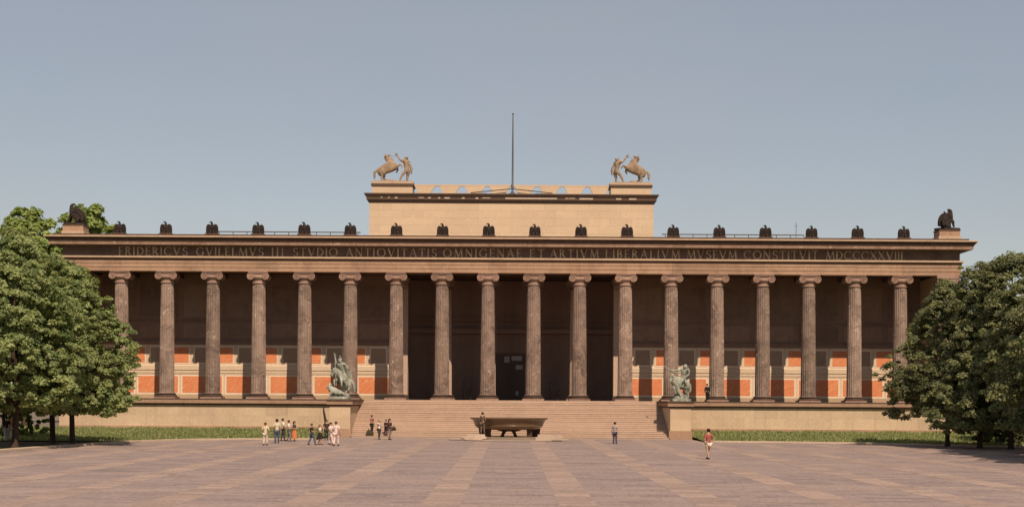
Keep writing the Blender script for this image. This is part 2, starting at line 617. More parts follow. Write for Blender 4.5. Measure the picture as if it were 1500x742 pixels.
for poly in (lawnL, lawnR):
    m = MB()
    xs = [p[0] for p in poly]
    x = min(xs)
    step = 1.0
    while x < max(xs):
        yy = -36.0
        while yy < -2.2:
            if inside(x + 0.5, yy + 0.5, poly):
                m.add([(x, yy, lawn_z(yy)), (x + 1, yy, lawn_z(yy)), (x + 1, yy + 1, lawn_z(yy + 1)), (x, yy + 1, lawn_z(yy + 1))], [(0, 1, 2, 3)])
            yy += 1.0
        x += 1.0
    tag(m.build('lawn', M['lawn']), kind='structure')
earth = MB()
earth.add([(-80, -112, -0.005), (-36.2, -112, -0.005), (-32.8, -75, -0.005), (-31.6, -54.5, -0.005), (-30.4, -40.7, -0.005), (-28.9, -31, -0.005), (-80, -29.5, -0.005)], [tuple(range(7))])
tag(earth.build('tree_bed', M['earth']), kind='structure')


def leaf_mesh(name, C, U, V, tone, mat):
    """rhombic leaves: centres C, half-length vectors U, half-width vectors V, one tone each"""
    n = len(C)
    P = np.empty((n, 4, 3), np.float32)
    P[:, 0] = C - U
    P[:, 1] = C + V
    P[:, 2] = C + U
    P[:, 3] = C - V
    me = bpy.data.meshes.new(name)
    me.vertices.add(n * 4)
    me.loops.add(n * 4)
    me.polygons.add(n)
    me.vertices.foreach_set('co', P.reshape(-1))
    me.loops.foreach_set('vertex_index', np.arange(n * 4, dtype=np.int32))
    me.polygons.foreach_set('loop_start', np.arange(0, n * 4, 4, dtype=np.int32))
    me.polygons.foreach_set('loop_total', np.full(n, 4, np.int32))
    at = me.attributes.new('tone', 'FLOAT', 'POINT')
    at.data.foreach_set('value', np.repeat(tone.astype(np.float32), 4))
    me.materials.append(mat)
    me.update()
    me.validate()
    return me


def unit(a):
    return a / np.maximum(np.linalg.norm(a, axis=1, keepdims=True), 1e-6)


nr = np.random.default_rng(11)


def grass(poly, n, name, lo, hi):
    xs = np.array([p[0] for p in poly])
    ys = np.array([p[1] for p in poly])
    x = nr.uniform(max(xs.min(), -46), min(xs.max(), 48), n)
    y = nr.uniform(ys.min(), ys.max(), n)
    ok = np.array([inside(a, b, poly) for a, b in zip(x, y)])
    x, y = x[ok], y[ok]
    k = len(x)
    z = np.array([lawn_z(b) for b in y])
    cl = 0.55 + 0.45 * np.sin(x * 1.3 + np.sin(y * 0.9) * 2) * np.sin(y * 1.1 + x * 0.3)
    h = nr.uniform(lo, hi, k) * (0.5 + 0.8 * np.clip(cl, 0, 1))
    a = nr.uniform(0, 2 * math.pi, k)
    lean = nr.uniform(0.1, 0.7, k)
    U = np.stack([np.cos(a) * lean * h * 0.5, np.sin(a) * lean * h * 0.5, h * 0.5], 1)
    b = a + nr.uniform(0.8, 2.2, k)
    V = np.stack([np.cos(b), np.sin(b), np.zeros(k)], 1) * nr.uniform(0.02, 0.055, k)[:, None]
    C = np.stack([x, y, z + h * 0.45], 1)
    tone = np.clip(nr.normal(0.4, 0.25, k) + 0.25 * (cl - 0.5), 0, 1)
    tag(link(name, leaf_mesh(name, C, U, V, tone, M['grass'])), 'rough green grass growing below the podium wall ' + ('left of the stairs' if xs.mean() < 0 else 'right of the stairs'), 'grass', kind='stuff')


grass(lawnL, 60000, 'grass', 0.10, 0.30)
grass(lawnR, 60000, 'grass', 0.10, 0.34)

# ------------------------------------------------------------------ the museum
HWID = 42.9
museum = thing('museum', 'long colonnaded stone museum with a flight of steps and inscribed frieze', 'museum')


def part(mb, name, mat, parent=None, smooth=False):
    return mb.build(name, M[mat] if isinstance(mat, str) else mat, parent or museum, smooth)


# body behind the portico
part(MB().box(-42.6, 42.6, 13.2, 52, 0, 18.3), 'rear_block', 'sand')
part(MB().box(-42.75, 42.75, 0.75, 52.2, 18.3, 18.55), 'roof', 'roof')
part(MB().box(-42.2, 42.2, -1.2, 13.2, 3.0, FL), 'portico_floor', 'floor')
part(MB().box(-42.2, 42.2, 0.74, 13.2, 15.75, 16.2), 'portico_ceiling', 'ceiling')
bmsh = MB().box(-0.35, 0.35, 0.75, 6.0, 15.3, 15.76).mesh('ceiling_beam', M['ceiling'])
for i in range(18):
    link('ceiling_beam', bmsh, museum, ((i - 8.5) * A, 0, 0))

# podium: base course, coursed blocks, capping
PY = -1.5
for sx in (-1, 1):
    xa, xb = sorted((sx * 15.95, sx * 42.75))
    core = part(MB().box(xa, xb, PY + 0.05, 0.8, 0.0, 3.0), 'podium_wall', 'sand')
    part(MB().box(xa, xb, PY - 0.12, PY + 0.05, 0.0, 0.78), 'base_course', 'arch', core)
    prof = [(PY + 0.3, 2.78), (PY - 0.10, 2.78), (PY - 0.16, 2.86), (PY - 0.30, 2.90), (PY - 0.30, 3.26), (PY - 0.24, 3.30), (PY - 0.24, FL + 0.004), (PY + 0.3, FL + 0.004)]
    part(MB().prism(prof, xa, xb), 'capping', 'cornice', core)
    part(MB().box(xa, xb, PY - 0.315, PY - 0.2, 2.96, 3.24), 'capping_face', 'arch', core)
    nb = 13
    bw = (xb - xa) / nb
    for r in range(2):
        bmesh_ = MB().box(0.003, bw - 0.003, PY - 0.0, PY + 0.06, 0.782 + r, 1.778 + r).mesh('stone_block', M['sand'])
        for i in range(nb):
            ox = xa + i * bw + (0.5 * bw if r else 0)
            if r and i == nb - 1:
                continue
            link('stone_block', bmesh_, core, (ox, 0, 0))
        if r:
            hb = MB().box(0.008, bw / 2 - 0.008, PY, PY + 0.06, 1.786, 2.772).mesh('stone_block', M['sand'])
            link('stone_block', hb, core, (xa, 0, 0))
            link('stone_block', hb, core, (xb - bw / 2, 0, 0))

# staircase between two side walls
NST = 20
SY0, SY1 = -12.0, -1.5
rise = FL / NST
tread = (SY1 - SY0) / NST
stairs = part(MB().box(-14.0, 14.0, -1.5, -1.0, 0, FL - 0.01), 'staircase', 'step')
for i in range(NST):
    z0, z1 = i * rise, (i + 1) * rise
    y0 = SY0 + i * tread
    prof = [(y0, max(0, z0 - 0.02)), (y0, z1 - 0.05), (y0 - 0.028, z1 - 0.045), (y0 - 0.03, z1), (y0 + tread + 0.04, z1), (y0 + tread + 0.04, max(0, z0 - 0.02))]
    part(MB().prism(prof, -14.09, 14.09), 'step', 'step', stairs)
for sx in (-1, 1):
    x0, x1 = sorted((sx * 14.1, sx * 15.95))
    ch = part(MB().box(x0, x1, -11.85, -1.45, 0.0, 2.85), 'stair_side_wall', 'sand')
    part(MB().box(x0 - 0.1, x1 + 0.1, -12.0, -11.8, 0.0, 0.75), 'base_course', 'arch', ch)
    part(MB().box(x0 - 0.06, x1 + 0.06, -11.93, -1.5, 0.0, 0.55), 'base_course', 'arch', ch)
    part(MB().box(x0 - 0.10, x1 + 0.10, -11.97, -1.85, 2.78, 2.92), 'capping', 'cornice', ch)
    part(MB().box(x0 - 0.22, x1 + 0.22, -12.1, -1.83, 2.92, 3.24), 'capping', 'arch', ch)
    part(MB().box(x0 - 0.28, x1 + 0.28, -12.16, -1.84, 3.24, FL + 0.012), 'capping', 'cornice', ch)
    for i in range(2):
        part(MB().box(x0 + 0.01, x1 - 0.01, -11.88, -11.84, 0.76 + i * 1.01, 1.765 + i * 1.01), 'stone_block', 'sand', ch)

# columns
sh = []
HT = 15.5 - FL
for z in (0.52, 0.60, 2.9, 2.93, 2.96, 5.6, 5.63, 5.66, 8.3, 8.33, 8.36, 10.6, 10.9, 10.98):
    t = (z - 0.52) / 10.46
    r = 0.715 - 0.115 * t ** 1.5
    if z in (2.93, 5.63, 8.33):
        r -= 0.014
    if z == 0.52:
        r += 0.04
    sh.append((r, z))
shaft_me = MB().lathe(sh, 120, flute=20, depth=0.04).mesh('column', M['column'], False)
plinth_me = MB().box(-1.02, 1.02, -1.02, 1.02, 0.0, 0.17).mesh('plinth', M['capital'])
base_me = MB().lathe(
    [(0.93, 0.17), (0.99, 0.2), (0.99, 0.27), (0.93, 0.31), (0.84, 0.33), (0.83, 0.37), (0.88, 0.385), (0.90, 0.43), (0.86, 0.49), (0.78, 0.51), (0.74, 0.53)], 40).mesh('base', M['cornice'], True)
cm = MB()
cm.lathe([(0.60, 10.98), (0.66, 11.0), (0.68, 11.06), (0.66, 11.11), (0.61, 11.13), (0.61, 11.34), (0.66, 11.36), (0.80, 11.50), (0.84, 11.62), (0.80, 11.70), (0.5, 11.78)], 36)
cm.box(-0.86, 0.86, -0.78, 0.78, 11.98, 12.05)
cm.box(-0.93, 0.93, -0.84, 0.84, 12.05, HT)
cm.box(-0.72, 0.72, -0.70, 0.70, 11.72, 11.98)
for sx in (-1, 1):
    # cushion between front and rear scroll, waisted in the middle
    cm.tube([(sx * 0.70, yy, 11.66) for yy in (-0.74, -0.66, -0.4, 0, 0.4, 0.66, 0.74)], [0.33, 0.33, 0.27, 0.22, 0.27, 0.33, 0.33], 20)
    for sy in (-1, 1):
        pts, rr = [], []
        for i in range(44):
            a = i / 43 * 2.4 * 2 * math.pi
            q = 0.315 * (1 - i / 43) ** 0.8 + 0.03
            pts.append((sx * (0.70 + q * math.sin(a) * 1.0), sy * 0.75, 11.66 + q * math.cos(a)))
            rr.append(0.05 * (1 - 0.55 * i / 43))
        cm.tube(pts, rr, 6)
        cm.ball((sx * 0.70, sy * 0.76, 11.66), 0.06, 8, 5)
for sy in (-1, 1):
    cm.tube([(-0.7, sy * 0.75, 11.99), (-0.3, sy * 0.75, 11.96), (0, sy * 0.75, 11.945), (0.3, sy * 0.75, 11.96), (0.7, sy * 0.75, 11.99)], 0.04, 6)
cap_me = cm.mesh('capital', M['capital'], True)
shaft_in = shaft_me.copy()
shaft_in.name = 'inner_column'
shaft_in.materials.clear()
shaft_in.materials.append(M['sheltered'])


def column(x, y, me=None):
    c = link('column', me or shaft_me, museum, (x, y, FL), rz=random.choice((0, 1, 2, 3)) * math.pi / 2)
    link('base', base_me, c)
    link('plinth', plinth_me, c)
    k = link('capital', cap_me, c)
    if abs(math.sin(c.rotation_euler.z)) > 0.5:
        k.rotation_euler = (0, 0, math.pi / 2)
    return c


for i in range(18):
    column((i - 8.5) * A, 0.0)
for i in (-1.5, -0.5, 0.5, 1.5):
    column(i * A, 6.9, shaft_in)


def pier(x0, x1, y0, y1, name='corner_pier'):
    p = part(MB().box(x0, x1, y0, y1, FL, 14.75), name, 'sheltered' if y0 > 2 else 'arch')
    b = MB().box(x0 - 0.12, x1 + 0.12, y0 - 0.12, y1, FL, FL + 0.18).box(x0 - 0.07, x1 + 0.07, y0 - 0.07, y1, FL + 0.18, FL + 0.5)
    part(b, 'base', 'cornice', p)
    c = MB().box(x0 - 0.05, x1 + 0.05, y0 - 0.05, y1, 14.45, 14.55).box(x0 - 0.06, x1 + 0.06, y0 - 0.06, y1, 14.75, 14.98)
    c.box(x0 - 0.12, x1 + 0.12, y0 - 0.12, y1, 14.98, 15.2).box(x0 - 0.18, x1 + 0.18, y0 - 0.18, y1, 15.2, 15.49)
    part(c, 'capital', 'capital', p)


for sx in (-1, 1):
    x0, x1 = sorted((sx * 40.75, sx * 42.6))
    pier(x0, x1, -0.7, 0.9)
    part(MB().box(x0 + (0.05), x1 - 0.05, 0.9, 13.25, 0.0, 15.5), 'end_wall', 'sand')
    x0, x1 = sorted((sx * 10.25, sx * 11.7))
    pier(x0, x1, 6.05, 7.6, 'doorway_pier')

# entablature
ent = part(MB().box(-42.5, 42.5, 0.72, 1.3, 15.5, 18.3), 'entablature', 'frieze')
aprof = [(-0.66, 15.5), (-0.66, 15.86), (-0.70, 15.87), (-0.70, 16.24), (-0.74, 16.25), (-0.74, 16.58), (0.70, 16.58), (0.70, 15.5)]
ab = MB().prism(aprof, -A / 2 + 0.006, A / 2 - 0.006).mesh('architrave_block', M['arch'])
for i in range(-8, 9):
    link('architrave_block', ab, ent, (i * A, 0, 0))
xe = 8.5 * A
for sx in (-1, 1):
    a0, a1 = sorted((sx * (xe + 0.006), sx * (HWID - 0.05)))
    m = MB()
    m.box(a0, a1, -0.66, 0.7, 15.5, 15.86)
    e = 0.04 * sx
    a0, a1 = sorted((sx * (xe + 0.006), sx * (HWID - 0.01)))
    m.box(a0, a1, -0.70, 0.7, 15.862, 16.24)
    a0, a1 = sorted((sx * (xe + 0.006), sx * (HWID + 0.03)))
    m.box(a0, a1, -0.74, 0.7, 16.242, 16.58)
    part(m, 'architrave_block', 'arch', ent)
HB = HWID - 0.2
part(MB().sweep_u([(0.0, 16.58), (0.22, 16.58), (0.26, 16.62), (0.29, 16.70)], HB, -0.62, 13), 'architrave_moulding', 'cornice', ent)
part(MB().sweep_u([(0.29, 16.70), (0.36, 16.74), (0.36, 16.89), (0.0, 16.93)], HB, -0.62, 13), 'architrave_fillet', 'lip', ent)
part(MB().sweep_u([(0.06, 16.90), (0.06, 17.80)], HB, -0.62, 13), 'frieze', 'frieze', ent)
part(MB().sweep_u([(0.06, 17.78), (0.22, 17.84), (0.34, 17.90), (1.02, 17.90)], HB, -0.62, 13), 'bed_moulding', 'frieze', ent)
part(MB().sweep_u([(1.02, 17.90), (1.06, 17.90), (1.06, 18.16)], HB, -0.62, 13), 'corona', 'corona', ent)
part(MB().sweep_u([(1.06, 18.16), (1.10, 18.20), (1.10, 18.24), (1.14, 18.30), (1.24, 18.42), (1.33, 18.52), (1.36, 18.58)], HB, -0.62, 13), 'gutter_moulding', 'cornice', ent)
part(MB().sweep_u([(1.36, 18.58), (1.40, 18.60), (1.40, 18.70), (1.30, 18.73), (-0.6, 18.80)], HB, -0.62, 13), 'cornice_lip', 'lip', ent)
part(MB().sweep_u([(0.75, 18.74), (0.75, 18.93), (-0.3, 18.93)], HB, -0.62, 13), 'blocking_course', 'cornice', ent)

# letters of the inscription, cut as serifed capitals in gilded relief
T, H_ = 0.15, 0.065


def seg(p, x0, z0, x1, z1, w):
    d = Vector((x1 - x0, z1 - z0))
    n = Vector((-d.y, d.x)).normalized() * (w / 2)
    p.append([(x0 + n.x, z0 + n.y), (x1 + n.x, z1 + n.y), (x1 - n.x, z1 - n.y), (x0 - n.x, z0 - n.y)])


def arc(p, cx, cz, rx, rz, a0, a1, w, n=14):
    for i in range(n):
        q = []
        for a, s in ((a0 + (a1 - a0) * i / n, 1), (a0 + (a1 - a0) * (i + 1) / n, 1), (a0 + (a1 - a0) * (i + 1) / n, -1), (a0 + (a1 - a0) * i / n, -1)):
            ar = R(a)
            ww = w * (0.45 + 0.55 * abs(math.cos(ar)))
            q.append((cx + (rx + s * ww / 2) * math.cos(ar), cz + (rz + s * ww / 2) * math.sin(ar)))
        p.append(q)


def serif(p, x, z, w=0.24):
    seg(p, x - w / 2, z, x + w / 2, z, 0.05)


def glyph(ch):
    p = []
    if ch in 'FELBRDI':
        seg(p, 0.1, 0, 0.1, 1, T)
        serif(p, 0.1, 0.02)
        serif(p, 0.1, 0.98)
    w = 0.6
    if ch == 'I':
        w = 0.2
    if ch in 'FE':
        seg(p, 0.1, 0.97, 0.52, 0.97, H_); seg(p, 0.52, 1.0, 0.52, 0.82, 0.05)
        seg(p, 0.1, 0.52, 0.42, 0.52, H_); seg(p, 0.42, 0.6, 0.42, 0.44, 0.05)
        w = 0.54
    if ch in 'EL':
        seg(p, 0.1, 0.03, 0.55, 0.03, H_); seg(p, 0.55, 0.0, 0.55, 0.2, 0.05)
        w = 0.58
    if ch in 'BR':
        arc(p, 0.2, 0.75, 0.28, 0.22, -90, 90, T)
        seg(p, 0.1, 0.97, 0.22, 0.97, H_); seg(p, 0.1, 0.53, 0.22, 0.53, H_)
        w = 0.6
    if ch == 'B':
        arc(p, 0.22, 0.275, 0.33, 0.25, -90, 90, T)
        seg(p, 0.1, 0.03, 0.22, 0.03, H_)
    if ch == 'R':
        seg(p, 0.28, 0.53, 0.62, 0.02, T); serif(p, 0.64, 0.02, 0.16)
        w = 0.68
    if ch == 'D':
        arc(p, 0.22, 0.5, 0.5, 0.47, -90, 90, T)
        seg(p, 0.1, 0.97, 0.24, 0.97, H_); seg(p, 0.1, 0.03, 0.24, 0.03, H_)
        w = 0.8
    if ch in 'CG':
        arc(p, 0.5, 0.5, 0.45, 0.47, 45, 315, T, 20)
        seg(p, 0.8, 0.98, 0.8, 0.74, 0.05)
        w = 0.86
        if ch == 'G':
            seg(p, 0.8, 0.08, 0.8, 0.45, T); serif(p, 0.8, 0.45)
            w = 0.92
        else:
            seg(p, 0.8, 0.02, 0.8, 0.2, 0.05)
    if ch in 'OQ':
        arc(p, 0.5, 0.5, 0.45, 0.47, 0, 360, T, 26)
        w = 1.0
    if ch == 'Q':
        seg(p, 0.5, 0.08, 1.0, -0.14, 0.1)
    if ch == 'V':
        seg(p, 0.06, 0.98, 0.42, 0.0, T); seg(p, 0.42, 0.0, 0.76, 0.98, H_)
        serif(p, 0.08, 0.98); serif(p, 0.76, 0.98, 0.2)
        w = 0.84
    if ch == 'A':
        seg(p, 0.08, 0.02, 0.42, 1.0, H_); seg(p, 0.42, 1.0, 0.78, 0.02, T)
        seg(p, 0.22, 0.36, 0.66, 0.36, H_); serif(p, 0.08, 0.02, 0.2); serif(p, 0.78, 0.02)
        w = 0.86
    if ch == 'M':
        seg(p, 0.1, 0.02, 0.18, 0.98, H_); seg(p, 0.18, 0.98, 0.52, 0.04, T)
        seg(p, 0.52, 0.04, 0.86, 0.98, H_); seg(p, 0.86, 0.98, 0.95, 0.02, T)
        serif(p, 0.1, 0.02, 0.2); serif(p, 0.95, 0.02); serif(p, 0.16, 0.98, 0.16); serif(p, 0.88, 0.98, 0.16)
        w = 1.04
    if ch == 'N':
        seg(p, 0.1, 0.02, 0.1, 0.98, H_); seg(p, 0.1, 0.98, 0.74, 0.02, T); seg(p, 0.74, 0.02, 0.74, 0.98, H_)
        serif(p, 0.1, 0.02, 0.2); serif(p, 0.08, 0.98, 0.18); serif(p, 0.74, 0.98, 0.2)
        w = 0.84
    if ch == 'S':
        arc(p, 0.32, 0.74, 0.22, 0.23, 30, 270, T * 0.9, 14)
        arc(p, 0.32, 0.26, 0.24, 0.25, -150, 90, T * 0.9, 14)
        seg(p, 0.54, 0.98, 0.54, 0.78, 0.05); seg(p, 0.07, 0.02, 0.07, 0.24, 0.05)
        w = 0.62
    if ch == 'T':
        seg(p, 0.36, 0, 0.36, 0.97, T); seg(p, 0.0, 0.97, 0.72, 0.97, H_); serif(p, 0.36, 0.02)
        seg(p, 0.02, 1.0, 0.02, 0.8, 0.05); seg(p, 0.7, 1.0, 0.7, 0.8, 0.05)
        w = 0.72
    if ch == 'X':
        seg(p, 0.08, 0.98, 0.72, 0.02, T); seg(p, 0.08, 0.02, 0.72, 0.98, H_)
        for xx, zz in ((0.08, 0.98), (0.72, 0.02), (0.08, 0.02), (0.72, 0.98)):
            serif(p, xx, zz, 0.2)
        w = 0.8
    return p, w


YF = -0.62 - 0.06
LH = 0.80
glyph_me = {}
SF = F_PX / (CAM_D + YF)
for word, xa, xb in (('FRIDERICVS', 174, 275), ('GVILELMVS', 287.5, 386), ('III', 398, 415), ('STVDIO', 429, 494.5), ('ANTIQVITATIS', 506.6, 639.6),
                     ('OMNIGENAE', 649, 764), ('ET', 776, 797), ('ARTIVM', 805.6, 877), ('LIBERALIVM', 887, 996), ('MVSEVM', 1006, 1079.4),
                     ('CONSTITVIT', 1089.5, 1198.3), ('MDCCCXXVIII', 1209.7, 1322)):
    x0, x1 = (xa - HX - 1.3) / SF, (xb - HX - 1.3) / SF
    ws = [glyph(c)[1] * LH for c in word]
    gap = (x1 - x0 - sum(ws)) / max(1, len(word) - 1)
    sc = 1.0
    if gap < 0.06:
        sc = (x1 - x0 - 0.06 * (len(word) - 1)) / sum(ws)
        gap = 0.06
    x = x0
    for c, w in zip(word, ws):
        key = (c, round(sc, 3))
        if key not in glyph_me:
            mb = MB()
            for k_, q in enumerate(glyph(c)[0]):
                mb.plate([(u * LH * sc, v * LH) for u, v in q], -0.030 - 0.0007 * (k_ % 7), 0.01)
            glyph_me[key] = mb.mesh('letter', M['gold'])
        link('letter', glyph_me[key], ent, (x, YF, 16.965))
        x += w * sc + gap

# rear wall of the portico with its painted dado
WY = 6.1
for sx in (-1, 1):
    x0, x1 = sorted((sx * 11.0, sx * 40.8))
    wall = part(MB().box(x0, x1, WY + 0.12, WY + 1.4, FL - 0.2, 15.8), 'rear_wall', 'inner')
    part(MB().box(x0, x1, WY, WY + 0.13, FL, 8.75), 'dado', 'cream', wall)
    part(MB().box(x0, x1, WY - 0.09, WY + 0.02, FL, 3.78), 'plinth_course', 'dado', wall)
    bp = [(WY + 0.01, 5.78), (WY - 0.04, 5.80), (WY - 0.04, 5.84), (WY - 0.01, 5.86), (WY - 0.01, 5.91), (WY - 0.06, 5.93), (WY - 0.06, 6.12),
          (WY - 0.01, 6.14), (WY - 0.01, 6.20), (WY - 0.09, 6.22), (WY - 0.10, 6.66), (WY - 0.04, 6.70), (WY + 0.01, 6.76)]
    part(MB().prism(bp, x0, x1), 'string_course', 'cream', wall)
    part(MB().box(x0, x1, WY - 0.03, WY + 0.02, 6.36, 6.44), 'dark_fillet', 'arch', wall) if False else None
    lp = [(WY + 0.01, 8.74), (WY - 0.12, 8.80), (WY - 0.16, 8.95), (WY - 0.10, 9.02), (WY - 0.10, 9.14), (WY + 0.01, 9.2)]
    part(MB().prism(lp, x0, x1), 'ledge', 'inner', wall)
    part(MB().prism([(WY + 0.13, 11.0), (WY + 0.04, 11.05), (WY + 0.04, 11.18), (WY + 0.13, 11.22)], x0, x1), 'ledge', 'inner', wall)
    for k in range(2, 10):
        xc = sx * (k + 0.5) * A            # column axis
        # wide lower panel between two axes
        xm = sx * (k + 1) * A if k < 9 else None
        if k < 9:
            pm = part(MB().box(xm - A / 2 + 0.09, xm + A / 2 - 0.09, WY - 0.022, WY + 0.01, 3.83, 5.74), 'panel_frame', 'line', wall)
            part(MB().box(xm - A / 2 + 0.23, xm + A / 2 - 0.23, WY - 0.04, WY - 0.02, 3.97, 5.60), 'panel', 'orange', wall)
            part(MB().box(xm - 0.86, xm + 0.86, WY - 0.022, WY + 0.01, 6.80, 8.60), 'panel_frame', 'line', wall)
            part(MB().box(xm - 0.74, xm + 0.74, WY - 0.036, WY - 0.02, 6.95, 8.46), 'panel', 'buff', wall)
            part(MB().box(xm - A / 2 + 0.3, xm + A / 2 - 0.3, WY + 0.07, WY + 0.13, 11.5, 14.7), 'mural', 'mural', wall)
            part(MB().box(xm - A / 2 + 0.3, xm + A / 2 - 0.3, WY + 0.07, WY + 0.13, 9.4, 10.85), 'mural', 'mural', wall)
            part(MB().box(xm - A / 2 + 0.1, xm + A / 2 - 0.1, WY - 0.018, WY + 0.01, 3.78, 3.815), 'fillet', 'line', wall)
        a0, a1 = xc - 0.93, xc + 0.93
        if sx * xc > 12 and sx * xc < 40:
            part(MB().box(a0, a1, WY - 0.022, WY + 0.01, 6.80, 8.60), 'panel_frame', 'line', wall)
            part(MB().box(a0 + 0.09, a1 - 0.09, WY - 0.04, WY - 0.02, 6.93, 8.48), 'panel', 'orange', wall)
# deep stair hall behind the four inner columns
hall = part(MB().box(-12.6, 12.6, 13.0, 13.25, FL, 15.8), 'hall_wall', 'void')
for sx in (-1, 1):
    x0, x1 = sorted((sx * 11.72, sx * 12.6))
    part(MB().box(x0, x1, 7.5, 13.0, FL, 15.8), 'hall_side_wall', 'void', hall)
part(MB().box(-11.72, 11.72, 12.2, 13.0, 10.3, 10.75), 'gallery', 'void', hall)
part(MB().box(-11.72, 11.72, 12.25, 12.4, 11.6, 11.75), 'gallery_rail', 'void', hall)
part(MB().box(-1.9, 1.9, 12.9, 13.02, FL, 8.3), 'door_frame', 'inner', hall)
dl = MB()
for sx in (-1, 1):
    x0, x1 = sorted((sx * 0.03, sx * 1.7))
    d = part(MB().box(x0, x1, 12.84, 12.92, FL, 8.1), 'door', 'door', hall)
for x0, x1, z0, z1 in ((-0.65, -0.1, 7.3, 7.95), (0.1, 1.2, 7.5, 8.0), (0.55, 1.25, 6.6, 7.05), (0.55, 0.85, 3.9, 4.35)):
    part(MB().box(x0, x1, 12.80, 12.85, z0, z1), 'door_pane', 'glass', hall)  # reflections on the door, put in as pale plates

# square attic block over the rotunda
AY, AHW = 14.0, 14.87
att = part(MB().box(-AHW + 0.06, AHW - 0.06, AY + 0.06, AY + 29.7, 18.5, 24.0), 'attic', 'attic')
nb, nrw = 13, 7
bw, bh = 2 * AHW / nb, 5.5 / nrw
bme = MB().box(0.004, bw - 0.004, AY, AY + 0.07, 0.004, bh - 0.004).mesh('stone_block', M['attic'])
hme = MB().box(0.004, bw / 2 - 0.004, AY, AY + 0.07, 0.004, bh - 0.004).mesh('stone_block', M['attic'])
for r in range(nrw):
    off = bw / 2 if r % 2 else 0
    for i in range(nb - (1 if r % 2 else 0)):
        link('stone_block', bme, att, (-AHW + off + i * bw, 0, 18.5 + r * bh))
    if r % 2:
        link('stone_block', hme, att, (-AHW, 0, 18.5 + r * bh))
        link('stone_block', hme, att, (AHW - bw / 2, 0, 18.5 + r * bh))
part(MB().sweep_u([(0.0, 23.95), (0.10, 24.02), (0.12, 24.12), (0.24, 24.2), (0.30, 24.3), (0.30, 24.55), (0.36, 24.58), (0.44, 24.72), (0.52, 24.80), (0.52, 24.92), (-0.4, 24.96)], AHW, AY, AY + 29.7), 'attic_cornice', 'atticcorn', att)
for xa, w in ((556, 3), (567, 2.5), (577, 4), (612, 8), (626, 4), (641, 3), (650, 8), (676, 4), (696, 4), (706, 12), (740, 76), (828, 5), (834, 9), (849, 20), (903, 8), (922, 11)):
    x0 = (xa - 749) / 14.1
    k_ = random.uniform(0.4, 1.0)
    part(MB().box(x0, x0 + w / 14.1, AY - 0.306, AY - 0.2, 24.54 - 0.2 * k_, 24.54), 'pale_stone', 'patch', att)
part(MB().box(-14.7, 14.7, AY + 0.2, AY + 29.5, 24.3, 24.9), 'attic_roof', 'roof', att)
# parapet with openings between the two statue pedestals
par = part(MB().box(-10.2, 10.2, AY + 0.45, AY + 0.75, 25.80, 25.97), 'parapet', 'attic', att)
k = -3.5
while k < 4:
    xc = k * 2.62 + 0.05
    part(MB().plate([(xc - 0.62, 24.9), (xc + 0.55, 24.9), (xc + 0.75, 25.3), (xc + 1.12, 25.80), (xc - 1.05, 25.80), (xc - 0.80, 25.3)], AY + 0.46, AY + 0.74), 'parapet_block', 'attic', att)
    k += 1.0
for k in range(-4, 5):
    if abs(k * 2.62) < 10.0:
        part(MB().box(k * 2.62 - 0.85, k * 2.62 + 0.95, AY + 0.62, AY + 0.68, 24.9, 25.5), 'parapet_grille', 'pole', att) if False else None
part(MB().box(-10.2, 10.2, AY + 0.30, AY + 0.40, 24.9, 25.06), 'parapet_foot', 'patch', att)
# low sloping ridge in front of the flagpole
for sx in (-1, 1):
    part(MB().tube([(sx * 4.3, AY + 0.18, 25.08), (0, AY + 0.18, 25.52)], 0.05, 6), 'ridge_bar', 'rail', att)
for sx in (-1, 1):
    x0, x1 = sorted((sx * 10.25, sx * 14.75))
    pd = part(MB().box(x0 + 0.15, x1 - 0.12, AY + 0.1, AY + 3.0, 24.9, 25.85), 'statue_pedestal', 'attic', att)
    part(MB().box(x0 + 0.03, x1, AY - 0.05, AY + 3.1, 25.78, 25.98), 'pedestal_moulding', 'atticcorn', pd)
    part(MB().box(x0 + 0.06, x1 - 0.03, AY - 0.02, AY + 3.05, 25.98, 26.22), 'pedestal_top', 'lip', pd)

# corner pedestals and low roof rails behind the cornice
for sx in (-1, 1):
    x0, x1 = sorted((sx * 40.75, sx * 42.7))
    pd = part(MB().box(x0, x1, -0.9, 1.1, 18.9, 19.85), 'corner_pedestal', 'arch')
    part(MB().box(x0 - 0.1, x1 + 0.1, -1.0, 1.2, 18.93, 19.22), 'pedestal_foot', 'lip', pd)
    part(MB().box(x0 - 0.05, x1 + 0.05, -0.95, 1.15, 19.75, 19.87), 'pedestal_top', 'cornice', pd)
for x0, x1 in ((-29.8, -15.2), (15.2, 29.5)):
    rl = MB()
    rl.box(x0, x1, 8.0, 8.12, 20.15, 20.25).box(x0 + 0.2, x1, 8.0, 8.1, 19.8, 19.86)
    x = x0 + 0.3
    while x < x1:
        rl.box(x, x + 0.07, 8.02, 8.09, 18.5, 20.16)
        x += 1.4
    part(rl, 'roof_rail', 'rail')

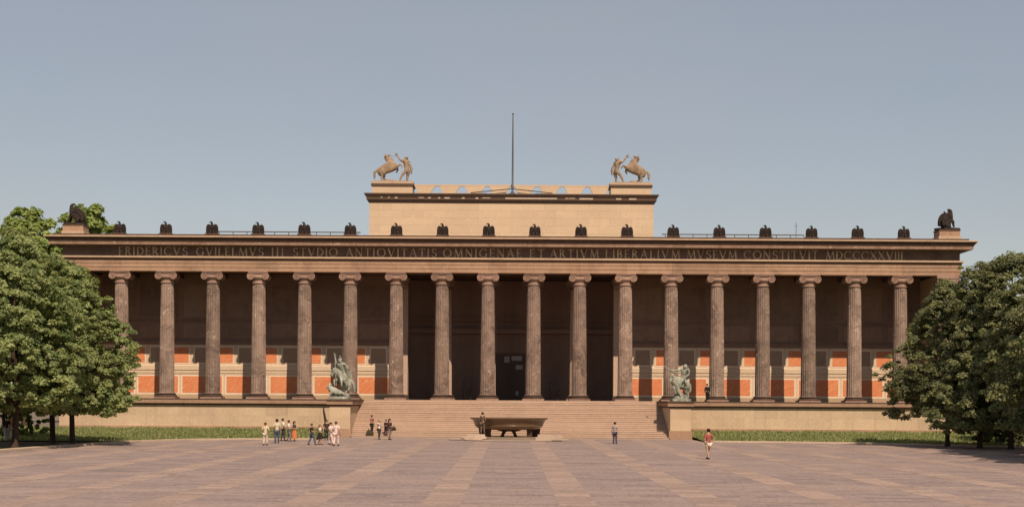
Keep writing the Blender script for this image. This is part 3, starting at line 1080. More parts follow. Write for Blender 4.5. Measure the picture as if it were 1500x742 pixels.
# ------------------------------------------------------------------ things on and in the building
fp = thing('flagpole', 'tall thin grey flagpole rising from the roof centre', 'flagpole', (0.1, AY + 0.2, 24.95))
MB().lathe([(0.15, 0.0), (0.15, 0.25), (0.105, 0.3), (0.085, 4.4), (0.055, 8.3), (0.045, 8.32)], 12).build('pole', M['pole'], fp, True)
MB().ball((0, 0, 8.4), 0.10).build('finial', M['pole'], fp, True)
MB().box(-0.32, 0.32, -0.12, 0.3, 0.0, 0.12).box(-0.14, 0.14, -0.14, 0.28, 0.62, 0.72).build('foot_bracket', M['pole'], fp)
an = thing('antenna', 'thin short aerial mast behind the cornice on the right', 'aerial', (28.9, 9.0, 18.55))
MB().tube([(0, 0, 0), (0, 0, 3.0)], [0.035, 0.025], 6).build('mast', M['rail'], an)
MB().tube([(-0.2, 0, 2.7), (0.2, 0, 2.7)], 0.015, 5).build('crossbar', M['rail'], an)


# eagles along the cornice
def outline_sym(half):
    return half + [(-x, z) for x, z in reversed(half)]


eg = thing('eagle_statue', '', 'statue', (0, 0, 0), group='black stone eagles along the cornice')
MB().box(-0.62, 0.62, -0.38, 0.42, 0.0, 0.10).build('plinth', M['cornice'], eg)
em = skin_mesh('body', {'t': (0, 0.12, 0.16, 0.16, 0.14), 'b': (0, -0.04, 0.42, 0.24, 0.20), 'c': (0, -0.10, 0.72, 0.24, 0.2), 'n': (0, -0.08, 0.97, 0.12, 0.12),
                        'h': (-0.02, -0.12, 1.17, 0.12, 0.12), 'k': (-0.13, -0.16, 1.18, 0.06, 0.06), 'p': (-0.25, -0.18, 1.10, 0.025, 0.03)},
               [('t', 'b'), ('b', 'c'), ('c', 'n'), ('n', 'h'), ('h', 'k'), ('k', 'p')], M['black'], 'b')
link('body', em, eg)
for sx in (-1, 1):
    wg = MB()
    ol = [(0.08, 0.80), (0.18, 0.93), (0.29, 0.99), (0.40, 0.97), (0.50, 0.87), (0.555, 0.6), (0.56, 0.3), (0.55, 0.10), (0.42, 0.10), (0.36, 0.16), (0.30, 0.10), (0.2, 0.14), (0.12, 0.3)]
    wg.plate([(sx * x, z) for x, z in ol], -0.08, 0.16)
    for j in range(4):
        wg.tube([(sx * (0.46 - 0.1 * j), -0.09, 0.80 + 0.02 * j), (sx * (0.51 - 0.105 * j), -0.10, 0.5), (sx * (0.50 - 0.11 * j), -0.08, 0.14)], [0.05, 0.05, 0.03], 6)
    wg.build('wing', M['black'], eg)
for sx in (-1, 1):
    MB().tube([(sx * 0.12, -0.08, 0.4), (sx * 0.13, -0.16, 0.22), (sx * 0.13, -0.22, 0.11)], [0.1, 0.07, 0.06], 7).build('leg', M['black'], eg, True)
ORD = ['first', 'second', 'third', 'fourth', 'fifth', 'sixth']
for i in range(18):
    e = eg if i == 0 else copy_tree(eg)
    e.location = ((i - 8.5) * A + 0.05, -1.0, 18.93)
    e.scale = (random.uniform(0.97, 1.03),) * 3
    if i < 6:
        s = 'black stone eagle on the cornice, %s from the winged statue on the left corner' % ORD[i]
    elif i < 12:
        s = 'black stone eagle in front of the pale attic wall, %s from its left edge' % ORD[i - 6]
    else:
        s = 'black stone eagle on the cornice, %s from the winged statue on the right corner' % ORD[17 - i]
    e['label'] = s

# seated winged beasts on the corners
gr = thing('winged_statue', 'black stone winged beast seated on the left corner pedestal of the roof', 'statue', (-41.75, 0.1, 19.87), group='black winged beasts on the roof corners')
MB().box(-0.95, 0.95, -0.75, 0.75, 0.0, 0.22).build('plinth', M['black'], gr)
bn = {'r': (0.45, 0, 0.55, 0.40, 0.34), 'm': (0.1, 0, 0.8, 0.36, 0.34), 'c': (-0.32, 0, 1.15, 0.32, 0.30), 'n': (-0.42, 0, 1.6, 0.2), 'h': (-0.42, 0, 1.95, 0.19), 'k': (-0.15, 0, 2.03, 0.10), 'p': (0.02, 0, 1.93, 0.05)}
ed = [('r', 'm'), ('m', 'c'), ('c', 'n'), ('n', 'h'), ('h', 'k'), ('k', 'p')]
for s, q in ((-1, 'a'), (1, 'b')):
    bn.update({'s' + q: (-0.45, s * 0.22, 0.95, 0.15), 'f' + q: (-0.55, s * 0.26, 0.5, 0.11), 'w' + q: (-0.62, s * 0.26, 0.3, 0.11),
               'g' + q: (0.35, s * 0.34, 0.45, 0.22), 'o' + q: (0.0, s * 0.40, 0.3, 0.12)})
    ed += [('c', 's' + q), ('s' + q, 'f' + q), ('f' + q, 'w' + q), ('r', 'g' + q), ('g' + q, 'o' + q)]
link('body', skin_mesh('body', bn, ed, M['black'], 'm'), gr)
for sy in (-1, 1):
    wg = MB()
    ol = [(-0.35, 1.0), (-0.22, 1.45), (0.0, 1.78), (0.15, 1.85), (0.12, 1.7), (0.3, 1.66), (0.55, 1.48), (0.75, 1.2), (0.84, 0.85), (0.85, 0.45), (0.6, 0.4), (0.45, 0.75), (0.2, 0.95), (-0.1, 0.9)]
    wg.plate(ol, sy * 0.30 - 0.07, sy * 0.30 + 0.07)
    for j in range(4):
        q = j * 0.16
        wg.tube([(-0.2 + q, sy * 0.37, 1.25), (0.2 + q * 0.9, sy * 0.38, 1.4 - q), (0.7 - q * 0.4, sy * 0.37, 0.6 + q * 0.5)], [0.07, 0.07, 0.04], 6)
    wg.build('wing', M['black'], gr)
MB().tube([(0.75, 0, 0.45), (0.95, 0, 0.6), (0.9, 0, 0.9)], [0.09, 0.07, 0.09], 7).build('tail', M['black'], gr, True)
g2 = copy_tree(gr)
g2.location = (41.75, 0.1, 19.87)
g2.rotation_euler = (0, 0, R(205))
g2['label'] = 'black stone winged beast seated on the right corner pedestal of the roof'


def human_nodes(P, k=1.0):
    """P: key joints (pelvis, chest, neck, head, l/r knee, foot, elbow, hand)"""
    return P


def figure(name, J, mat, parent, k=1.0):
    """stone or bronze figure as one surface from joint positions"""
    def v(n):
        return Vector(J[n])
    pe, chs, hd = v('pelvis'), v('chest'), v('head')
    up = (chs - pe).normalized()
    side = Vector(J.get('side', (1, 0, 0))).normalized()
    n = {'pe': (*pe, 0.15 * k, 0.13 * k), 'wa': (*(pe.lerp(chs, 0.45)), 0.13 * k, 0.11 * k), 'ch': (*chs, 0.18 * k, 0.14 * k), 'nb': (*(chs + up * 0.15 * k), 0.12 * k, 0.1 * k),
         'ne': (*((chs + up * 0.15 * k).lerp(hd, 0.5)), 0.065 * k), 'h1': (*hd, 0.10 * k), 'h2': (*(hd + (hd - chs).normalized() * 0.11 * k), 0.09 * k)}
    e = [('pe', 'wa'), ('wa', 'ch'), ('ch', 'nb'), ('nb', 'ne'), ('ne', 'h1'), ('h1', 'h2')]
    fing = MB()
    for s, q in ((-1, 'l'), (1, 'r')):
        hip = pe + side * (s * 0.10 * k) - up * 0.05 * k
        kn, ft = v(q + '_knee'), v(q + '_foot')
        toe = ft + Vector(J.get('fwd', (0, -1, 0))).normalized() * 0.16 * k
        n.update({q + 'hi': (*hip, 0.10 * k), q + 'th': (*hip.lerp(kn, 0.5), 0.092 * k), q + 'kn': (*kn, 0.062 * k), q + 'ca': (*kn.lerp(ft, 0.35), 0.062 * k), q + 'an': (*ft, 0.042 * k), q + 'to': (*toe, 0.035 * k)})
        e += [('pe', q + 'hi'), (q + 'hi', q + 'th'), (q + 'th', q + 'kn'), (q + 'kn', q + 'ca'), (q + 'ca', q + 'an'), (q + 'an', q + 'to')]
        shd = chs + side * (s * 0.2 * k) + up * 0.10 * k
        el, ha = v(q + '_elbow'), v(q + '_hand')
        n.update({q + 'sh': (*shd, 0.075 * k), q + 'el': (*el, 0.05 * k), q + 'wr': (*ha, 0.034 * k)})
        e += [('nb', q + 'sh'), (q + 'sh', q + 'el'), (q + 'el', q + 'wr')]
        d = (ha - el).normalized()
        sd = d.cross(Vector((0.3, 0.9, 0.2))).normalized()
        fing.tube([ha, ha + d * 0.05 * k, ha + d * 0.095 * k], [0.034 * k, 0.044 * k, 0.036 * k], 6, (1.0, 0.5))
        for j, L in enumerate((0.07, 0.085, 0.08, 0.06)):
            o_ = sd * ((j - 1.5) * 0.021 * k)
            fing.tube([ha + d * 0.085 * k + o_, ha + d * (0.09 + L * 0.6) * k + o_ * 1.2, ha + d * (0.085 + L) * k + o_ * 1.1 + up * -0.015 * k], [0.011 * k, 0.010 * k, 0.008 * k], 5)
        fing.tube([ha + d * 0.03 * k - sd * 0.035 * k, ha + d * 0.06 * k - sd * 0.065 * k, ha + d * 0.09 * k - sd * 0.07 * k], [0.012 * k, 0.011 * k, 0.008 * k], 5)
    me = skin_mesh(name, n, e, mat, 'pe')
    f = Vector(J.get('fwd', (0, -1, 0))).normalized()
    fs = up.cross(f)
    hc = hd + (hd - chs).normalized() * 0.05 * k
    fing.tube([hc + f * 0.08 * k + up * 0.02 * k, hc + f * 0.125 * k - up * 0.02 * k], [0.012 * k, 0.018 * k], 5)
    for s in (-1, 1):
        fing.ball(hc + fs * (0.098 * k * s), (0.02 * k, 0.03 * k, 0.034 * k), 6, 4)
        fing.ball(hc + f * 0.088 * k + fs * (0.036 * k * s) + up * 0.02 * k, 0.014 * k, 6, 4)
    fing.ball(hc + f * 0.092 * k - up * 0.055 * k, (0.03 * k, 0.02 * k, 0.009 * k), 6, 4)
    join_into(me, fing)
    return link(name, me, parent)


def horse(name, J, mat, parent, k=1.0):
    """horse as one surface: rump, belly, chest, neck, poll, muzzle and four legs of three joints"""
    n = {'ru': (*J['rump'], 0.40 * k, 0.42 * k), 'be': (*J['belly'], 0.36 * k, 0.40 * k), 'ch': (*J['chest'], 0.40 * k, 0.44 * k), 'ne': (*J['neck'], 0.22 * k, 0.29 * k),
         'po': (*J['poll'], 0.15 * k, 0.17 * k), 'fa': (*Vector(J['poll']).lerp(Vector(J['muzzle']), 0.45), 0.125 * k), 'mu': (*J['muzzle'], 0.085 * k)}
    e = [('ru', 'be'), ('be', 'ch'), ('ch', 'ne'), ('ne', 'po'), ('po', 'fa'), ('fa', 'mu')]
    for q, root, rr in (('hl', 'ru', (0.22, 0.11, 0.07, 0.075)), ('hr', 'ru', (0.22, 0.11, 0.07, 0.075)), ('fl', 'ch', (0.17, 0.09, 0.06, 0.07)), ('fr', 'ch', (0.17, 0.09, 0.06, 0.07))):
        pts = J[q]
        prev = root
        for i, p in enumerate(pts):
            n[q + str(i)] = (*p, rr[min(i, 3)] * k)
            e.append((prev, q + str(i)))
            prev = q + str(i)
    t = J['tail']
    prev = 'ru'
    for i, p in enumerate(t):
        n['t%d' % i] = (*p, (0.10, 0.13, 0.11, 0.05)[min(i, 3)] * k)
        e.append((prev, 't%d' % i))
        prev = 't%d' % i
    me = skin_mesh(name, n, e, mat, 'be', 2)
    ex = MB()
    po, mu = Vector(J['poll']), Vector(J['muzzle'])
    d = (mu - po).normalized()
    up = (po - Vector(J['neck'])).normalized()
    sd = d.cross(up).normalized()
    for s in (-1, 1):
        ex.tube([po + sd * s * 0.09 * k, po + sd * s * 0.12 * k + up * 0.16 * k, po + sd * s * 0.1 * k + up * 0.3 * k], [0.055 * k, 0.05 * k, 0.012 * k], 6)
        ex.ball(po.lerp(mu, 0.3) + sd * s * 0.12 * k, 0.03 * k, 6, 4)
    # mane
    c, nk = Vector(J['chest']), Vector(J['neck'])
    back = -d if abs(d.dot(up)) < 0.8 else -Vector((d.x, d.y, 0)).normalized()
    for i in range(9):
        f = i / 8
        p = (c.lerp(nk, f * 2) if f < 0.5 else nk.lerp(po, f * 2 - 1)) + back * (0.26 - 0.1 * f) * k
        ex.ball(p, (0.13 * k, 0.09 * k, 0.13 * k), 7, 5)
    join_into(me, ex)
    return link(name, me, parent)


# roof groups: a man holding a rearing horse
def tamer(label, x, mirror):
    t = thing('horse_tamer_statue', label, 'statue', (x, AY + 1.5, 26.22), group='horse tamer groups on the attic')
    s = -1 if mirror else 1

    def X(p):
        return (p[0] * s, p[1], p[2])
    MB().box(-2.0, 2.0, -1.0, 1.0, 0.0, 0.12).ball((-0.35 * s, 0.1, 0.12), (0.55, 0.5, 0.32)).ball((1.25 * s, 0, 0.1), (0.6, 0.45, 0.16)).build('statue_base', M['statue'], t, True)
    J = {'rump': (-1.30, 0, 1.25), 'belly': (-0.62, 0, 1.42), 'chest': (0.05, 0, 1.80), 'neck': (-0.28, 0, 2.35), 'poll': (-0.66, -0.03, 2.78), 'muzzle': (-0.30, -0.12, 3.02),
         'hl': [(-1.22, -0.22, 0.95), (-1.02, -0.24, 0.72), (-1.28, -0.24, 0.50), (-0.86, -0.24, 0.16)],
         'hr': [(-1.15, 0.22, 0.95), (-0.85, 0.24, 0.75), (-1.05, 0.26, 0.55), (-0.55, 0.26, 0.28)],
         'fl': [(0.42, -0.2, 1.72), (0.78, -0.22, 1.98), (0.95, -0.22, 1.78), (1.02, -0.22, 1.62)],
         'fr': [(0.30, 0.2, 1.52), (0.55, 0.22, 1.48), (0.40, 0.22, 1.20), (0.30, 0.22, 1.12)],
         'tail': [(-1.75, 0, 1.35), (-1.95, 0, 1.1), (-1.92, 0, 0.7), (-1.98, 0, 0.42)]}
    J = {a: ([X(p) for p in b] if isinstance(b, list) else X(b)) for a, b in J.items()}
    horse('horse', J, M['statue'], t, 1.22)
    P = {'pelvis': (1.50, -0.1, 1.35), 'chest': (1.38, -0.12, 2.05), 'head': (1.46, -0.18, 2.55), 'side': (0.75, 0.66, 0), 'fwd': (-1, -0.5, 0),
         'l_knee': (1.02, -0.3, 0.85), 'l_foot': (0.72, -0.35, 0.16), 'r_knee': (1.52, 0.1, 0.72), 'r_foot': (1.50, 0.1, 0.16),
         'l_elbow': (0.78, -0.2, 2.42), 'l_hand': (0.46, -0.2, 2.86), 'r_elbow': (1.82, 0.0, 1.85), 'r_hand': (1.92, -0.05, 1.45)}
    if mirror:
        P = {a: X(b) for a, b in P.items()}
        P['side'] = (-0.75, 0.66, 0)
        # left and right joints change sides so limbs do not cross
        P['side'] = (-P['side'][0] * -1, P['side'][1], 0)
    figure('man', P, M['statue'], t, 2.2)
    cl = MB()
    cl.tube([X((1.55, 0.05, 2.15)), X((1.85, 0.1, 1.9)), X((1.98, 0.05, 1.5)), X((1.95, 0.0, 1.0))], [0.12, 0.16, 0.17, 0.09], 8, (0.7, 1.3))
    cl.build('cloak', M['statue'], t, True)
    MB().tube([X((0.46, -0.2, 2.9)), X((0.1, -0.18, 2.8)), X((-0.25, -0.14, 2.85))], 0.025, 5).build('rein', M['statue'], t)
    return t


tamer('buff stone man with raised arm holding a rearing horse, on the left roof pedestal', -12.55, False)
tamer('buff stone man with raised arm holding a rearing horse, on the right roof pedestal', 12.55, True)

# bronze riders on the stair walls
BZ = FL + 0.02
b1 = thing('rider_statue', 'green bronze rider on a rearing horse above a lion, left of the stairs', 'statue', (-15.1, -10.4, BZ), group='bronze riders on the stair walls')
MB().box(-0.95, 0.8, -1.3, 1.3, 0.0, 0.24).ball((0.1, 0.2, 0.24), (0.7, 0.9, 0.4)).build('statue_base', M['bronze'], b1, True)
horse('horse', {'rump': (0.45, 0.55, 1.35), 'belly': (0.22, 0.25, 1.65), 'chest': (-0.05, -0.15, 2.05), 'neck': (-0.35, -0.5, 2.35), 'poll': (-0.60, -0.75, 2.45), 'muzzle': (-0.78, -0.95, 1.98),
                'hl': [(0.25, 0.6, 1.0), (0.15, 0.4, 0.85), (0.2, 0.62, 0.55), (0.12, 0.45, 0.24)], 'hr': [(0.65, 0.5, 1.0), (0.6, 0.3, 0.85), (0.7, 0.55, 0.55), (0.62, 0.4, 0.24)],
                'fl': [(-0.35, -0.3, 1.75), (-0.55, -0.6, 1.65), (-0.5, -0.72, 1.3), (-0.45, -0.6, 1.15)], 'fr': [(0.1, -0.45, 1.75), (0.12, -0.75, 1.6), (0.15, -0.85, 1.2), (0.1, -0.7, 1.05)],
                'tail': [(0.8, 0.85, 1.6), (1.02, 0.95, 1.3), (1.1, 0.95, 0.9), (1.12, 0.9, 0.6)]}, M['bronze'], b1, 1.2)
figure('rider', {'pelvis': (0.12, 0.15, 2.25), 'chest': (0.02, 0.0, 2.9), 'head': (-0.06, -0.12, 3.38), 'side': (0.9, -0.4, 0), 'fwd': (-0.5, -0.9, 0), 'l_knee': (-0.38, -0.25, 1.95), 'l_foot': (-0.36, 0.1, 1.35),
                 'r_knee': (0.5, -0.2, 1.95), 'r_foot': (0.52, 0.15, 1.35), 'l_elbow': (-0.45, -0.1, 3.25), 'l_hand': (-0.52, -0.15, 3.75), 'r_elbow': (0.5, -0.1, 3.0), 'r_hand': (0.68, -0.4, 2.7)}, M['bronze'], b1, 1.95)
MB().lathe([(0.17, -0.05), (0.18, 0.05), (0.15, 0.16), (0.08, 0.24), (0.03, 0.28)], 12, (-0.08, -0.12, 3.45)).tube([(-0.08, -0.28, 3.66), (-0.08, -0.1, 3.82), (-0.08, 0.12, 3.66)], [0.05, 0.07, 0.04], 6).build('helmet', M['bronze'], b1, True)
MB().tube([(-0.62, -0.1, 4.15), (-0.5, -0.3, 3.6), (-0.4, -0.7, 2.2), (-0.3, -0.95, 1.2)], [0.02, 0.03, 0.03, 0.03], 6).build('spear', M['bronze'], b1)
MB().tube([(0.15, 0.25, 3.05), (0.4, 0.55, 2.7), (0.6, 0.75, 2.2), (0.75, 0.8, 1.7)], [0.12, 0.22, 0.25, 0.12], 9, (1.2, 0.4)).build('cloak', M['bronze'], b1, True)
ln = skin_mesh('lion', {'r': (0.05, -0.75, 0.55, 0.24), 'm': (-0.35, -0.8, 0.72, 0.26), 'c': (-0.70, -0.85, 0.92, 0.30), 'h': (-0.98, -0.95, 1.08, 0.22), 'n': (-1.18, -1.02, 1.0, 0.12),
                        'a': (-0.75, -1.1, 0.6, 0.11), 'b': (-0.85, -1.15, 0.3, 0.1), 'd': (-0.55, -0.6, 0.6, 0.11), 'e': (-0.6, -0.6, 0.3, 0.1),
                        'f': (0.1, -1.0, 0.45, 0.13), 'g': (0.0, -1.05, 0.3, 0.1), 't': (0.4, -0.8, 0.5, 0.06), 'u': (0.65, -0.85, 0.75, 0.05)},
               [('r', 'm'), ('m', 'c'), ('c', 'h'), ('h', 'n'), ('c', 'a'), ('a', 'b'), ('c', 'd'), ('d', 'e'), ('r', 'f'), ('f', 'g'), ('r', 't'), ('t', 'u')], M['bronze'], 'm')
mn = MB()
for i in range(14):
    a = i / 14 * 2 * math.pi
    mn.ball((-0.86 + 0.05 * math.cos(a), -0.9 + 0.28 * math.cos(a), 1.02 + 0.3 * math.sin(a)), 0.12, 7, 5)
join_into(ln, mn)
link('lion', ln, b1)

b2 = thing('rider_statue', 'green bronze rider with arm flung back on a rearing horse, right of the stairs', 'statue', (15.15, -10.4, BZ), group='bronze riders on the stair walls')
MB().box(-0.8, 0.8, -1.2, 1.2, 0.0, 0.2).ball((-0.1, -0.1, 0.2), (0.62, 0.8, 0.55)).ball((0.35, 0.2, 0.2), (0.4, 0.6, 0.4)).build('statue_base', M['bronze'], b2, True)
horse('horse', {'rump': (0.50, 0.35, 1.5), 'belly': (0.15, 0.15, 1.6), 'chest': (-0.35, -0.15, 1.72), 'neck': (-0.72, -0.4, 1.95), 'poll': (-0.85, -0.62, 2.12), 'muzzle': (-1.02, -0.85, 1.65),
                'hl': [(0.45, 0.1, 1.1), (0.4, -0.05, 0.9), (0.6, 0.1, 0.6), (0.55, 0.0, 0.3)], 'hr': [(0.65, 0.5, 1.1), (0.62, 0.4, 0.9), (0.78, 0.5, 0.55), (0.7, 0.42, 0.22)],
                'fl': [(-0.55, -0.4, 1.35), (-0.65, -0.7, 1.2), (-0.55, -0.8, 0.85), (-0.5, -0.7, 0.65)], 'fr': [(-0.45, 0.05, 1.3), (-0.5, -0.15, 1.0), (-0.42, -0.1, 0.7), (-0.4, -0.15, 0.45)],
                'tail': [(0.78, 0.6, 1.65), (0.92, 0.75, 1.4), (0.95, 0.8, 1.0), (0.9, 0.78, 0.7)]}, M['bronze'], b2, 1.2)
figure('rider', {'pelvis': (0.22, 0.1, 2.05), 'chest': (0.35, -0.02, 2.6), 'head': (0.42, -0.2, 2.98), 'side': (0.85, -0.5, 0), 'fwd': (-0.6, -0.8, 0), 'l_knee': (-0.25, -0.35, 1.85), 'l_foot': (-0.05, -0.2, 1.25),
                 'r_knee': (0.45, -0.4, 1.75), 'r_foot': (0.55, -0.15, 1.2), 'l_elbow': (-0.3, 0.1, 2.75), 'l_hand': (-0.75, 0.15, 2.72), 'r_elbow': (0.72, -0.25, 2.35), 'r_hand': (0.45, -0.6, 2.2)}, M['bronze'], b2, 1.95)
MB().tube([(-1.55, 0.25, 3.2), (-1.1, 0.2, 2.88), (-0.78, 0.12, 2.72), (-0.2, 0.0, 2.5)], [0.02, 0.045, 0.05, 0.03], 7).build('spear', M['bronze'], b2)
MB().ball((0.42, -0.12, 3.1), (0.2, 0.22, 0.2)).build('cap', M['bronze'], b2, True)
pn = skin_mesh('panther', {'r': (-0.2, -0.75, 0.75, 0.17), 'm': (-0.32, -0.75, 1.05, 0.17), 'c': (-0.45, -0.72, 1.35, 0.18), 'h': (-0.55, -0.7, 1.62, 0.13), 'n': (-0.66, -0.78, 1.62, 0.07),
                           'a': (-0.2, -0.85, 1.5, 0.07), 'b': (-0.05, -0.9, 1.55, 0.06), 'd': (-0.65, -0.6, 1.3, 0.07), 'f': (-0.05, -0.85, 0.55, 0.09), 'g': (-0.1, -0.9, 0.4, 0.07), 't': (0.05, -0.7, 0.6, 0.04), 'u': (0.35, -0.8, 0.5, 0.03)},
               [('r', 'm'), ('m', 'c'), ('c', 'h'), ('h', 'n'), ('c', 'a'), ('a', 'b'), ('c', 'd'), ('r', 'f'), ('f', 'g'), ('r', 't'), ('t', 'u')], M['bronze'], 'm')
link('panther', pn, b2)

# granite bowl before the stairs
BX, BY = -0.1, -17.4
bowl = thing('granite_bowl', 'huge polished brown granite bowl on block feet before the stairs', 'bowl', (BX, BY, 0.0))
pl = MB()
oct_ = []
for rr, z0, z1, n in ((5.4, 0.0, 0.12, 0), (4.4, 0.12, 0.2, 0), (3.6, 0.2, 0.28, 0)):
    m = MB()
    m.lathe([(rr - 0.16, z0), (rr - 0.16, z0 + 0.045), (rr, z0 + 0.05), (rr, z1)], 8)
    m.v = [(x * math.cos(R(22.5)) - y * math.sin(R(22.5)), x * math.sin(R(22.5)) + y * math.cos(R(22.5)), z) for x, y, z in m.v]
    m.build('platform_step', M['slab'], bowl)
bw_ = MB()
bw_.lathe([(0.6, 0.86), (1.5, 0.88), (2.2, 0.91), (2.55, 0.97), (2.74, 1.08), (2.88, 1.28), (2.98, 1.50), (3.05, 1.66), (3.14, 1.75), (3.27, 1.80), (3.30, 1.86), (3.27, 1.90), (3.12, 1.90), (2.9, 1.8), (2.5, 1.5), (1.8, 1.3), (0.3, 1.2)], 72)
bw_.build('basin', M['granite'], bowl, True)
MB().lathe([(2.80, 1.18), (2.91, 1.22), (2.91, 1.27), (2.87, 1.31)], 72, cap=False).build('moulding', M['granite'], bowl, True)


def foot(x, y, w, d, z1, mat='granite_dark'):
    m = MB()
    m.add([(x - w / 2, y - d / 2, 0.26), (x + w / 2, y - d / 2, 0.26), (x + w / 2, y + d / 2, 0.26), (x - w / 2, y + d / 2, 0.26),
           (x - w * .42, y - d * .42, 0.55), (x + w * .42, y - d * .42, 0.55), (x + w * .42, y + d * .42, 0.55), (x - w * .42, y + d * .42, 0.55),
           (x - w * .5, y - d * .5, z1), (x + w * .5, y - d * .5, z1), (x + w * .5, y + d * .5, z1), (x - w * .5, y + d * .5, z1)],
          [(3, 2, 1, 0), (0, 1, 5, 4), (1, 2, 6, 5), (2, 3, 7, 6), (3, 0, 4, 7), (4, 5, 9, 8), (5, 6, 10, 9), (6, 7, 11, 10), (7, 4, 8, 11), (8, 9, 10, 11)])
    m.build('foot', M[mat], bowl)


foot(-1.72, -1.3, 0.5, 0.8, 0.96)
foot(1.72, -1.3, 0.5, 0.8, 0.96)
foot(-2.2, 0.7, 0.75, 0.8, 1.06)
foot(2.3, 0.7, 0.75, 0.8, 1.06)
for sx in (-1, 1):
    MB().tube([(sx * 0.60, -1.2, 0.25), (sx * 0.54, -1.2, 0.42), (sx * 0.44, -1.2, 0.68), (sx * 0.36, -1.2, 0.93)], [0.2, 0.13, 0.14, 0.28], 8).build('foot', M['granite_dark'], bowl, True)
MB().lathe([(0.5, 0.74), (0.8, 0.78), (1.1, 0.87)], 24).build('boss', M['granite_dark'], bowl, True)

for x0, x1 in ((-3.75, -1.95), (2.1, 4.35)):
    MB().box(x0 - BX, x1 - BX, -3.55, -2.75, 0.10, 0.36).box(x0 - BX + 0.18, x1 - BX - 0.12, -3.45, -2.78, 0.36, 0.56).build('platform_block', M['slab'], bowl)

# notice boards in the portico
def notice(x, y, w, h, z, label):
    t = thing('notice_board', label, 'notice board', (x, y, FL))
    MB().box(-w / 2, w / 2, 0, 0.06, z, z + h).build('panel', M['boarddark'], t)
    MB().box(-w / 2 + 0.06, w / 2 - 0.06, -0.012, 0.0, z + 0.06, z + h - 0.06).build('sheet', M['board'], t)
    for sx in (-1, 1):
        MB().box(sx * w * 0.4 - 0.03, sx * w * 0.4 + 0.03, 0.061, 0.1, 0, z + h).build('leg', M['boarddark'], t)
    pr = MB()
    for i in range(3):
        pr.box(-w * 0.32, w * (0.32 - 0.12 * (i % 2)), -0.02, -0.013, z + h * (0.22 + 0.22 * i), z + h * (0.30 + 0.22 * i))
    pr.build('print', M['boarddark'], t)


notice(-4.45, 9.6, 0.95, 0.85, 1.1, 'small dark notice board standing in the portico left of the door')
notice(4.45, 9.6, 0.95, 0.95, 1.0, 'framed notice board standing in the portico right of the door')


